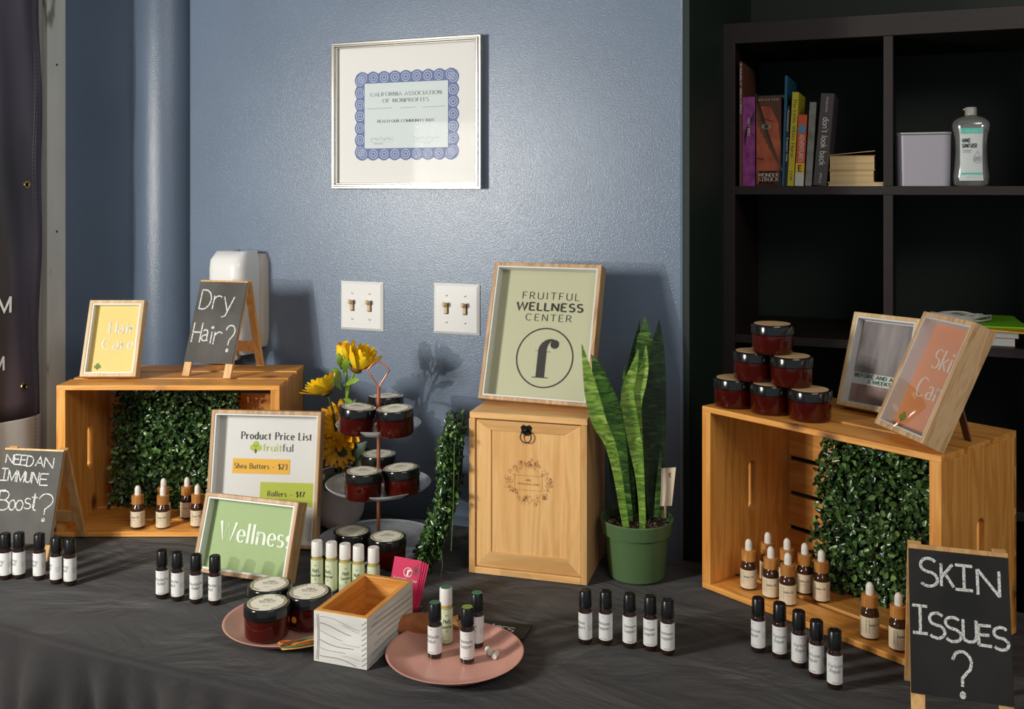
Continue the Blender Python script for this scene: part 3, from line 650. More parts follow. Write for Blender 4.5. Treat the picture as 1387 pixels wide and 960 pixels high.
# ------------------------------------------------------------------ framed certificate, switches, dispenser on the blue wall
def wall_thing(name, label, cat, px, z, group=None, off=0):
    x, Y = wallx(px); return thing(name, label, cat, M @ Vector((x, -off, z)), (0,0,-TH), group), Y
def rect_ring(mb, W, H, bw, y0, y1, z0=0, Mx=None):
    o = [(-W/2,z0),(W/2,z0),(W/2,z0+H),(-W/2,z0+H)]; i = [(-W/2+bw,z0+bw),(W/2-bw,z0+bw),(W/2-bw,z0+H-bw),(-W/2+bw,z0+H-bw)]
    return mb.ring(o, i, y0, y1, Mx)
def sheet(name, x0, x1, z0, z1, y, mat, parent, th=.0003):
    return MB().box(x0, x1, y-th, y, z0, z1).build(name, mat, parent)
def certificate():
    xa = wallx(455.5)[0]; xb = wallx(656.5)[0]; W = xb-xa; H = .340
    t = thing('framed_certificate', 'silver framed certificate with blue scalloped border hanging on the blue wall', 'picture frame', M @ Vector(((xa+xb)/2, -.001, 1.479)), (0,0,-TH))
    mb = MB(); 
    for (bw, i0, ya) in ((.006, 0, -.021), (.004, .006, -.024), (.0035, .010, -.019)):
        o = [(-W/2+i0,i0),(W/2-i0,i0),(W/2-i0,H-i0),(-W/2+i0,H-i0)]; k = i0+bw
        i = [(-W/2+k,k),(W/2-k,k),(W/2-k,H-k),(-W/2+k,H-k)]; mb.ring(o, i, ya, 0)
    mb.build('metal_frame', SILVER, t, bevel=.0012)
    sheet('mat_board', -W/2+.012, W/2-.012, .012, H-.012, -.006, simple('white_mat', hexc(226,225,221), .6), t, .004)
    cw, chh, cz = .262, .200, H/2-.002
    def scallop(w, h, r, nx, ny, amp):
        pts = []
        def side(ax, az, bx, bz, n):
            for k in range(n):
                for j in range(6):
                    s = (k+j/6)/n; nxn, nzn = (bz-az), -(bx-ax); l = sqrt(nxn*nxn+nzn*nzn); d = amp*abs(sin((k+j/6)*pi)); d = amp*abs(sin(pi*(j/6)))
                    pts.append((ax+(bx-ax)*s+nxn/l*d, az+(bz-az)*s+nzn/l*d))
        side(-w/2, cz-h/2, w/2, cz-h/2, nx); side(w/2, cz-h/2, w/2, cz+h/2, ny); side(w/2, cz+h/2, -w/2, cz+h/2, nx); side(-w/2, cz+h/2, -w/2, cz-h/2, ny)
        return pts
    y = -.0105
    sc_ = scallop(cw-.006, chh-.006, .01, 9, 7, .006)
    MB().prism(sc_, y, y+.0004).build('blue_border', simple('guilloche_blue', hexc(98,114,158), .6), t)
    mb = MB(); iw, ih = .214, .150
    for side_ in range(4):
        n = 9 if side_ % 2 == 0 else 7
        for k in range(n):
            s = (k+.5)/n-.5
            cx, czz = [(s*(cw-.01), cz-chh/2+.012), (cw/2-.0115, cz+s*(chh-.01)), (s*(cw-.01), cz+chh/2-.012), (-cw/2+.0115, cz+s*(chh-.01))][side_]
            for rr_ in (.0100, .0048): stroke(mb, A(cx, czz, rr_, rr_, 0, 360, 18), .0018, T=lambda x, z: (x, y-.0003, z))
    mb.build('border_lace', simple('pale_blue_print', hexc(182,191,216), .6), t, fix=False)
    sheet('certificate_paper', -iw/2, iw/2, cz-ih/2, cz+ih/2, y-.0006, simple('pale_mint_paper', hexc(206,216,216), .6), t)
    mb = MB(); yy = y-.0012
    text(mb, 'CALIFORNIA ASSOCIATION', 0, cz+.045, .0085, wd=.17, con=.6, serif=.08, gap=.16, fitw=.182, y=yy)
    text(mb, 'OF NONPROFITS', 0, cz+.030, .0085, wd=.17, con=.6, serif=.08, gap=.16, fitw=.118, y=yy)
    for a, b2 in ((-.100,-.034), (-.014,.026), (.044,.100)): stroke(mb, [(a,cz+.0165),(b2,cz+.0175)], .0008, T=lambda x, z: (x, yy, z))
    mb.build('lettering', simple('grey_print', hexc(110,122,126), .6), t, fix=False)
    mb = MB(); text(mb, 'REACH OUR COMMUNITY KIDS', 0, cz-.016, .0062, wd=.15, con=.5, serif=.07, fitw=.146, y=yy); mb.build('lettering', INK, t, fix=False)
    mb = MB()
    for x0, w_ in ((-.092,.06),(.02,.066)):
        pts = [(x0+w_*k/40, cz-.053+.004*sin(k*.9)*sin(k*.37+x0*30)+.002*sin(k*2.1)) for k in range(41)]; stroke(mb, pts, .0005, T=lambda x, z: (x, yy, z))
        stroke(mb, [(x0,cz-.0605),(x0+w_,cz-.0605)], .0004, T=lambda x, z: (x, yy, z))
    text(mb, 'chief executive', -.07, cz-.0655, .003, wd=.1, y=yy); text(mb, 'board chair', .055, cz-.0655, .003, wd=.1, y=yy)
    mb.build('signatures', simple('pale_ink', hexc(130,142,150), .6), t, fix=False)
    MB().box(-W/2+.013, W/2-.013, -.0165, -.0155, .013, H-.013).build('glass', clear('low_reflection_glass', rough=.04, base=.0, gain=.03), t)
certificate()
def switch(px, z, label):
    t, Y = wall_thing('light_switch_plate', label, 'light switch', px, z, 'double light switch plates on the blue wall')
    w, h = .114, .114
    vs = []; 
    for (i, y) in ((0,-.0005),(.0,-.002),(.006,-.0062)):
        a, b2 = w/2-i, h/2-i; vs += [(-a,y,-b2),(a,y,-b2),(a,y,b2),(-a,y,b2)]
    fs = [(k*4+j, k*4+(j+1)%4, k*4+4+(j+1)%4, k*4+4+j) for k in range(2) for j in range(4)]+[(8,9,10,11),(0,3,2,1)]
    MB().add(vs, fs).build('face_plate', SMOOTH_WHITE, t, bevel=.0008)
    BG = simple('beige_switch', hexc(206,180,138), .35); DKH = simple('switch_slot', hexc(90,66,44), .5)
    for x in (-.023, .023):
        s = MB().box(x-.0052, x+.0052, -.0066, -.0063, -.0125, .0125).build('toggle_slot', DKH, t)
        MB().box(x-.0036, x+.0036, -.0125, -.0062, -.010, .004).build('toggle_base', BG, t, bevel=.001)
        MB().box(-.0036, .0036, -.016, 0, -.0045, .0045, Matrix.Translation((x,-.008,.006)) @ Matrix.Rotation(radians(-25), 4, 'X')).build('toggle', BG, t, bevel=.0015)
        for zz in (-.030, .030): MB().lathe([(0,0),(.0028,0),(.0024,.001),(0,.0014)], 12, (0,0,0), Matrix.Translation((x,-.0062,zz)) @ Matrix.Rotation(pi/2, 4, 'X')).build('screw', simple('screw_face', hexc(150,146,136), .35, .5), t)
switch(491, 1.206, 'left white double switch plate with two beige toggles, above the yellow flowers')
switch(619, 1.210, 'right white double switch plate, beside the framed logo sign')
def dispenser():
    t, Y = wall_thing('soap_dispenser', 'white rounded soap dispenser on the blue wall behind the dry hair chalkboard', 'dispenser', 337, 1.085)
    def body(w, d, h, r, y1, taper=.0):
        vs = []; fs = []; n = 0; secs = []
        for k in range(13):
            s = k/12; z = h*s
            e = 1 - (max(0, (s-.86)/.14)**2.4)*.14 - (max(0, (.16-s)/.16)**2)*.10 - taper*(1-s)
            dd = 1 - (max(0, (s-.86)/.14)**2.2)*.30 - (max(0, (.2-s)/.2)**2)*.25
            row = []
            for j in range(33):
                a = pi*j/32; c_, s_ = cos(a), sin(a)
                row.append((w/2*e*abs(c_)**.45*(1 if c_ > 0 else -1), y1-d*dd*abs(s_)**.45, z))
            secs.append(row)
        mb = MB().grid(secs); m = 33
        mb.f.append(tuple(range(m))); mb.f.append(tuple((12*m+j) for j in range(m))[::-1]); mb.f.append(tuple([i*m for i in range(13)]+[(12-i)*m+m-1 for i in range(13)]))
        return mb
    body(.104, .075, .245, .02, -.028).build('cover', SMOOTH_WHITE, t, smooth=50)
    o = body(.112, .03, .225, .02, 0).build('back_housing', simple('ivory_plastic', hexc(206,200,188), .35), t, smooth=50); o.location = (.003, 0, .012)
    MB().lathe([(.012,0),(.015,.004),(.017,.014),(.018,.02)], 24, (0,-.055,-.016)).build('nozzle', SMOOTH_WHITE, t, smooth=50)
    MB().box(-.008,.008,-.052,-.044,.2455,.247).build('latch', simple('lock', hexc(120,120,120), .4), t)
dispenser()

# ------------------------------------------------------------------ crates
def crate(label, loc, rz, W, H, D):
    t = thing('wooden_crate', label, 'crate', loc, (0,0,rz), 'slatted pine crates lying on their sides')
    e = .019; ts = .010
    def end(x):
        zc, yc = H/2, D*.5; hl, hw = .048, .0125
        N = 32; hole = []; outer = []
        for k in range(N):
            a = 2*pi*(k+.5)/N; c_, s_ = cos(a), sin(a)
            hole.append((yc+hw*c_, zc+(hl-hw)*(1 if s_ > 0 else -1)+hw*s_))
            q = max(abs(c_)/(D/2), abs(s_)/(H/2-ts)); outer.append((yc+c_/q, zc+s_/q))
        # snap nearest samples to the corners
        for cy, cz_ in ((0,ts),(D,ts),(D,H-ts),(0,H-ts)):
            j = min(range(N), key=lambda i: (outer[i][0]-cy)**2+(outer[i][1]-cz_)**2); outer[j] = (cy, cz_)
        mb = MB(); mb.ring(outer, hole, x, x+e, Matrix(((0,1,0,0),(1,0,0,0),(0,0,1,0),(0,0,0,1))))
        mb.build('end_panel', PINEZ, t, bevel=.0008)
    end(0); end(W-e)
    sw = (D-.009-2*.014)/3
    for z0 in (0, H-ts):
        for k in range(3):
            y0 = k*(sw+.014); MB().box(0, W, y0, y0+sw, z0, z0+ts).build('slat', PINE, t, bevel=.001)
    n = 5; bh = (H-(n-1)*.009)/n
    for k in range(n): MB().box(0, W, D-.0088, D, k*(bh+.009), k*(bh+.009)+bh).build('back_slat', PINE, t, bevel=.001)
    return t
LC = Vector((-.955, 2.096, TZ)); crate('pine crate on the left holding a leafy panel, carrying the yellow sign and a chalkboard', LC, 0, .468, .317, .245)
RC = Vector((.348, 1.832, TZ)); RZ = radians(-50.2); crate('pine crate on the right, turned towards the camera, carrying stacked red jars', RC, RZ, .452, .332, .25)
RM = Matrix.Translation(RC) @ Matrix.Rotation(RZ, 4, 'Z')

# ------------------------------------------------------------------ leafy panels
LEAF = noisecol('boxwood_leaf', [(0, hexc(26,48,24)), (.45, hexc(46,76,36)), (.8, hexc(74,108,50)), (1, hexc(126,158,86))], 1, .26, island=True, spec=.6)
TWIG = simple('dark_green_twig', hexc(24,40,20), .6)
def leaf_mesh(mb, p, nrm, size, cup=.25):
    nrm = nrm.normalized(); a = nrm.orthogonal().normalized(); a.rotate(Matrix.Rotation(random.uniform(0, 2*pi), 3, nrm)); b2 = nrm.cross(a)
    l, w_ = size, size*.8
    pt = lambda u, v, h: p+a*u+b2*v+nrm*h
    mb.add([pt(0,0,0), pt(l*.3,w_*.45,l*cup), pt(l*.8,w_*.38,l*cup*1.1), pt(l*1.05,0,l*cup*.7), pt(l*.8,-w_*.38,l*cup*1.1), pt(l*.3,-w_*.45,l*cup), pt(l*.5,0,l*.04)],
           [(0,6,1),(1,6,2),(2,6,3),(3,6,4),(4,6,5),(5,6,0)])
def leafy_panel(label, loc, rot, W, H, n, thick=.026, edge=.010):
    t = thing('boxwood_hedge', label, 'artificial hedge', loc, rot, 'square artificial boxwood panels')
    mb = MB()
    for k in range(11): x = -W/2+W*k/10; mb.box(x-.001, x+.001, 0, .002, 0, H)
    for k in range(11): z = H*k/10; mb.box(-W/2, W/2, 0, .002, max(0,z-.001), z+.001)
    mb.build('grid_backing', TWIG, t)
    MB().box(-W/2+.004, W/2-.004, .0022, .0034, .002, H-.004).build('gap_shade_sheet', simple('leaf_gap_shade', hexc(14,20,12), .9), t)  # dark sheet added so the gaps between leaves carry shade as colour
    mb = MB()
    for i in range(n):
        x = random.uniform(-W/2-edge, W/2+edge); z = random.uniform(.003, H+edge); y = -random.random()**.7*thick
        y -= .006*(sin(x*60)*sin(z*55)+.5)
        nr = Vector((random.gauss(0,.55), -1, random.gauss(.35,.55)))
        leaf_mesh(mb, Vector((x, y, max(z, .006))), nr, random.uniform(.0085,.0135))
    mb.build('leaves', LEAF, t, smooth=80, kind='stuff', fix=False)
    mb = MB()
    for i in range(60):
        s = random.choice((-1, 1, 0)); 
        if s: x0, z0 = s*W/2, random.uniform(.02, H)
        else: x0, z0 = random.uniform(-W/2, W/2), H
        p1 = (x0+s*random.uniform(.004,.016)+(0 if s else random.uniform(-.01,.01)), -random.uniform(.0,.02), z0+(random.uniform(-.01,.012) if s else random.uniform(.004,.014)))
        mb.tube([(x0, -.003, z0), p1], .0006, 4)
        leaf_mesh(mb, Vector(p1), Vector((random.gauss(0,1),-1,random.gauss(0,1))), .007)
    mb.build('twigs', TWIG, t, kind='stuff', fix=False)
    return t
leafy_panel('square boxwood panel standing inside the left crate', (-.765, 2.275, TZ+.0105), (radians(-6),0,0), .262, .252, 2900)
leafy_panel('square boxwood panel leaning inside the right crate', RM @ Vector((.275, .165, .0105)), (radians(-9),0,RZ), .270, .285, 3600)
def garland():
    t = thing('boxwood_mat', 'narrow leafy boxwood mat standing on edge against the left side of the gift box', 'artificial hedge', (-.118, 1.93, TZ), (0,0,0))
    mb = MB(); st = MB()
    def spine(s):   # s 0 top .. 1 foot, front edge
        x = .022-.012*s-.055*max(0, s-.45)**1.5*2.0; return x, .272*(1-s)+.004
    for i in range(2400):
        s = random.random(); f = random.random()**1.5
        x, z = spine(s); y = -.045+.17*f
        wv = .004*sin(s*31)+.003*sin(s*13+1)
        nr = Vector((-1, -.5+random.gauss(0,.6), random.gauss(.2,.6)))
        leaf_mesh(mb, Vector((x-random.random()**.8*.038+wv, y, max(z, .006))), nr, random.uniform(.007,.013))
    mb.build('leaves', LEAF, t, smooth=80, kind='stuff', fix=False)
    for k in range(5):
        pts = [(spine(i/12)[0]-.001, -.04+k*.04, spine(i/12)[1]) for i in range(13)]; st.tube(pts, .0009, 5)
    for k in range(8):
        x, z = spine(k/7); st.tube([(x,-.045,z),(x,.12,z)], .0009, 5)
    st.build('grid_backing', TWIG, t)
    mb = MB(); mb.tube([(-.015,-.05,.05),(-.012,-.055,.02),(-.016,-.058,.002)], .0008, 5); mb.tube([(.010,-.05,.25),(.008,-.05,.14),(.004,-.053,.05)], .0008, 5); mb.build('twigs', simple('bright_twig', hexc(90,120,60), .5), t)
garland()
# ------------------------------------------------------------------ shadow-box frames
def shadow_frame(label, X, Y, yaw, lean, W, H, dep, zp, wood_m, paper_m, printer, bw=.0075, rec=.6, leg=True):
    t = thing('shadow_box_frame', label, 'picture frame', (X, Y, zp+dep*sin(lean)), (-lean, 0, yaw))
    rect_ring(MB(), W, H, bw, 0, dep).build('wooden_frame', wood_m, t, bevel=.0012)
    rd = dep*rec
    i = bw
    o = [(-W/2+i,i),(W/2-i,i),(W/2-i,H-i),(-W/2+i,H-i)]; k = i+.0028
    n = [(-W/2+k,k),(W/2-k,k),(W/2-k,H-k),(-W/2+k,H-k)]
    MB().ring(o, n, .0012, rd).build('white_liner', LINER, t)
    pp = MB().box(-W/2+i, W/2-i, rd, rd+.001, i, H-i).build('printed_sheet', paper_m, t)
    MB().box(-W/2+i, W/2-i, dep-.003, dep-.001, i, H-i).build('back_board', simple('mdf', hexc(120,90,60), .8), t)
    printer(t, rd-.0004, W, H)
    MB().box(-W/2+i, W/2-i, .0003, .0011, i, H-i).build('glass', GLASS, t)
    if leg:   # easel leg reaching the surface behind
        top = Vector((0, dep, H*.62)); Mx = mat_of(t); wt = Mx @ top
        foot = wt + (Mx.to_3x3() @ Vector((0,1,0))).normalized()*0; bk = Vector((-sin(yaw), cos(yaw), 0)); foot = Vector((wt.x, wt.y, zp+.001))+bk*(wt.z-zp)*.28
        pts = [Mx.inverted() @ p for p in (wt, foot)]
        d = (pts[1]-pts[0]); L_ = d.length; q = d.to_track_quat('Z', 'X').to_matrix().to_4x4()
        MB().box(-.009, .009, -.0012, .0012, 0, L_, Matrix.Translation(pts[0]) @ Matrix.Rotation(0,4,'X') @ Matrix.Rotation(atan2(-d.y, d.z)+0, 4, 'X')).build('easel_leg', simple('brown_board', hexc(112,78,50), .7), t)
    return t
def leafmark(parent, x, z, s, y, name='clover_print', c=(150,178,60), stem=(90,80,60)):
    mb = MB()
    for dx, dz in ((0,.55),(-.5,-.05),(.5,-.05)):
        e = A(x+dx*s, z+dz*s, s*.48, s*.5, 0, 360, 18)[:-1]; mb.prism(e, y-.0003, y)
    mb.build(name, simple(name, hexc(*c), .6), parent)
    MB().prism([(x-.1*s,z-.95*s),(x+.1*s,z-.95*s),(x+.22*s,z-.5*s),(x,z-.2*s),(x-.22*s,z-.5*s)], y-.0003, y).build('stem_print', simple('stem_print', hexc(*stem), .6), parent)
def LT_(parent, items, mat, y, **kw):
    mb = MB()
    for s, x, z, h, al_, fw in items: text(mb, s, x, z, h, al_, fitw=fw, y=y, **kw)
    mb.build('lettering', mat, parent, fix=False)
SER = dict(wd=.17, con=.72, serif=.1, gap=.12)
def pr_hair(t, y, W, H):
    LT_(t, [('Hair', .012, .097, .024, 'c', .056), ('Care', .008, .062, .024, 'c', .068)], simple('pale_grey_print', hexc(214,214,200), .6), y-.0004, **SER)
    leafmark(t, -.030, .024, .0075, y, c=(110,130,50))
shadow_frame('small pale wooden frame reading Hair Care on yellow, on top of the left crate', -.869, 2.148, radians(.7), radians(19.5), .120, .168, .026, TZ+.317, PALE, simple('yellow_sheet', hexc(220,196,120), .6), pr_hair, leg=False)
def pr_well(t, y, W, H):
    LT_(t, [('Wellness', .012, .060, .034, 'c', .158)], simple('pale_white_print', hexc(226,232,216), .6), y-.0004, **SER)
    leafmark(t, -.062, .026, .006, y, c=(150,186,110))
shadow_frame('landscape wooden frame reading Wellness on green, in front of the price list', -.507, 1.849, radians(-18.5), radians(18.5), .203, .143, .034, TZ, OAK, simple('green_sheet', hexc(150,172,118), .6), pr_well)
def pr_fruit(t, y, W, H):
    cx = .006
    LT_(t, [('FRUITFUL', cx, .2095, .0140, 'c', .121), ('CENTER', cx, .1655, .0132, 'c', .097)], INK, y-.0004, wd=.09, gap=.3, slant=0)
    LT_(t, [('WELLNESS', cx, .1865, .0155, 'c', .140)], INK, y-.0004, wd=.18, gap=.18)
    mb = MB(); stroke(mb, A(cx, .092, .0585, .0585, 0, 360, 64), .0026, T=lambda x, z: (x, y-.0004, z)); mb.build('circle_print', INK, t, fix=False)
    # drawn letter f: stem, hook, ball, hairline bar and foot
    mb = MB(); q = lambda x, z: (cx+(x-.5)*.104, y-.0005-.00005*len(mb.v)/200, .092+(z-.5)*.104)
    stem = [(.36,.13),(.53,.13),(.53,.62)]+A(.66,.62,.135,.22,180,95,8)+[(.66,.86)]+A(.62,.62,.26,.245,95,180,10)
    mb.add([q(*p) for p in stem], [tuple(range(len(stem)))])
    ball = A(.68,.765,.085,.085,0,360,24)[:-1]; mb.add([q(*p) for p in ball], [tuple(range(24))])
    for a in ([(.28,.115),(.62,.115),(.60,.13),(.30,.13)], [(.30,.625),(.60,.61),(.60,.62),(.30,.632)]): mb.add([q(*p) for p in a], [(0,1,2,3)])
    mb.build('letter_print', INK, t, fix=False)
shadow_frame('large wooden frame with the round f logo, standing on the gift box', .039, 1.933, radians(-20.8), radians(18.9), .228, .278, .034, TZ+.305, OAK, simple('sage_sheet', hexc(190,190,158), .6), pr_fruit, rec=.8)
def pr_price(t, y, W, H):
    yy = y-.0004
    LT_(t, [('Product Price List', .0165, .2105, .0145, 'c', .150)], INK, yy, wd=.18, con=.6, serif=.08, gap=.17)
    LT_(t, [('fruit', -.011, .187, .0145, 'l', .040)], simple('lime_print', hexc(176,196,90), .6), yy, wd=.14, con=.6, serif=.08, gap=.12)
    LT_(t, [('ful', .031, .187, .0145, 'l', .023)], simple('greyer_print', hexc(90,92,84), .6), yy, wd=.14, con=.6, serif=.08, gap=.12)
    leafmark(t, -.0265, .194, .0125, y, c=(164,186,64))
    sheet('yellow_band', -.074, .048, .141, .171, y, simple('yellow_band', hexc(226,172,56), .6), t)
    sheet('green_band', -.0125, .109, .078, .125, y, simple('green_band', hexc(174,184,68), .6), t)
    LT_(t, [('Shea Butters - $23', -.0135, .151, .0105, 'c', .113), ('Rollers - $17', .043, .097, .0105, 'c', .078)], INK, yy-.0003, wd=.17, con=.55, serif=.08, gap=.17)
shadow_frame('tall wooden frame with the product price list', -.511, 2.020, radians(-5.6), radians(9.3), .233, .270, .03, TZ, OAK, BACKING, pr_price, leg=False, rec=.82)
def pr_before(t, y, W, H):
    sheet('upper_photo', -W/2+.012, W/2-.012, .066, H-.012, y, noisecol('grey_skin_photo', [(.3, hexc(104,98,98)), (.7, hexc(176,166,164))], 9, .4, stretch=(3,1,.6)), t)
    sheet('lower_photo', -W/2+.012, W/2-.012, .010, .045, y, noisecol('rosy_skin_photo', [(.3, hexc(130,102,94)), (.7, hexc(170,142,132))], 14, .4, stretch=(3,1,.6)), t)
    LT_(t, [('BEFORE AND AFTER', 0, .0575, .0062, 'c', .1), ('3 WEEKS', 0, .0485, .0062, 'c', .046)], simple('teal_green_print', hexc(40,104,80), .6), y-.0004, wd=.22, gap=.14)
shadow_frame('wooden frame with before and after photos, behind the orange frame', .623, 1.750, radians(-52), radians(19.3), .130, .172, .030, TZ+.332, PALE, BACKING, pr_before)
def pr_skin(t, y, W, H):
    LT_(t, [('Skin', .010, .118, .032, 'c', .072), ('Care', .006, .068, .032, 'c', .082)], simple('pale_peach_print', hexc(240,214,190), .6), y-.0004, **SER)
    leafmark(t, -.040, .028, .009, y, c=(128,148,60))
shadow_frame('deep wooden frame reading Skin Care on orange, tilted on the edge of the right crate', .599, 1.557, radians(-80.4), radians(26.2), .137, .200, .040, TZ+.332, OAK, simple('orange_sheet', hexc(226,148,92), .6), pr_skin)

# ------------------------------------------------------------------ chalkboard easels
def easel(label, X, Y, yaw, lean, W, H, bh, zp, rear, slate, chars, top=.004, wd=.0024, legw=.018, side=.0):
    t = thing('chalkboard_easel', label, 'chalkboard', (X, Y, zp), (0, 0, yaw))
    F_ = Matrix.Rotation(-lean, 4, 'X'); th = .007
    for x in (-W/2, W/2-legw): MB().box(x, x+legw, .0005, th, .002, H-.002, F_).build('front_leg', EASEL, t, bevel=.0008)
    MB().box(-W/2+legw, W/2-legw, .001, th-.001, H-bh, H-.002, F_).build('wooden_back', EASEL, t)
    bd = MB().box(-W/2, W/2, -.0022, .0, H-bh, H-top, F_).build('slate', slate, t, bevel=.0005)
    MB().box(-W/2, W/2, -.0024, th, H-top+.0001, H, F_).build('top_rail', EASEL, t, bevel=.0006)
    hz = H*cos(lean); hy = H*sin(lean)
    ra = math.atan2(rear-hy, hz); Rl = sqrt((rear-hy)**2+hz**2)
    B_ = Matrix.Translation((0, hy+th+.001, hz)) @ Matrix.Rotation(ra, 4, 'X')
    for x in (-W/2, W/2-legw): MB().box(x, x+legw, 0, th, -Rl+.004, -.002, B_).build('rear_leg', EASEL, t, bevel=.0008)
    MB().box(-W/2+legw, W/2-legw, .001, th-.001, -Rl*.82, -Rl*.70, B_).build('crossbar', EASEL, t, bevel=.0008)
    mb = MB(); tmp = MB()
    for ch, u0, u1, v0, v1 in chars: glyph_box(tmp, ch, -W/2+u0*W, -W/2+u1*W, H-v1*bh, H-v0*bh, wd, -.0025)
    mb.add(tmp.v, tmp.f, F_); mb.build('chalk_writing', CHALK, bd, fix=False)
    return t
easel('small chalkboard reading Dry Hair? standing on the left crate', -.668, 2.179, radians(-15.7), radians(20.6), .120, .219, .186, TZ+.317, .135, SLATE,
  [('D',.09,.31,.125,.36),('r',.37,.53,.19,.355),('y',.58,.79,.20,.45),('H',.07,.24,.53,.765),('a',.27,.40,.61,.745),('i',.44,.49,.57,.77),('r',.53,.68,.63,.78),('?',.75,.93,.545,.86)], wd=.0030)
easel('chalkboard reading NEED AN IMMUNE Boost? at the left edge of the table', -.970, 1.960, radians(-8), radians(15.9), .128, .213, .180, TZ, .127, SLATE,
  [('N',.05,.17,.07,.165),('E',.19,.29,.07,.175),('E',.30,.40,.075,.18),('D',.41,.52,.08,.19),('A',.56,.69,.085,.185),('N',.71,.86,.09,.2),
   ('I',.01,.12,.225,.35),('M',.135,.265,.235,.36),('M',.29,.41,.24,.365),('U',.43,.52,.25,.36),('N',.545,.65,.25,.37),('E',.68,.82,.265,.385),
   ('B',.045,.22,.46,.665),('o',.23,.33,.555,.66),('o',.345,.46,.555,.66),('s',.49,.59,.53,.64),('t',.59,.69,.475,.65),('?',.72,.95,.475,.76)], wd=.0023)
easel('chalkboard reading SKIN ISSUES ? at the front of the right crate', .598, 1.326, radians(-17.7), radians(15.8), .127, .240, .192, TZ, .13, SLATED,
  [('S',.12,.29,.09,.28),('K',.33,.45,.115,.27),('I',.47,.64,.115,.28),('N',.69,.90,.13,.30),
   ('I',.03,.18,.42,.60),('S',.2,.35,.455,.62),('S',.36,.51,.47,.63),('U',.53,.66,.475,.62),('E',.68,.81,.50,.63),('S',.83,.97,.50,.645),('?',.42,.60,.69,.985)], top=.0065, wd=.0038)

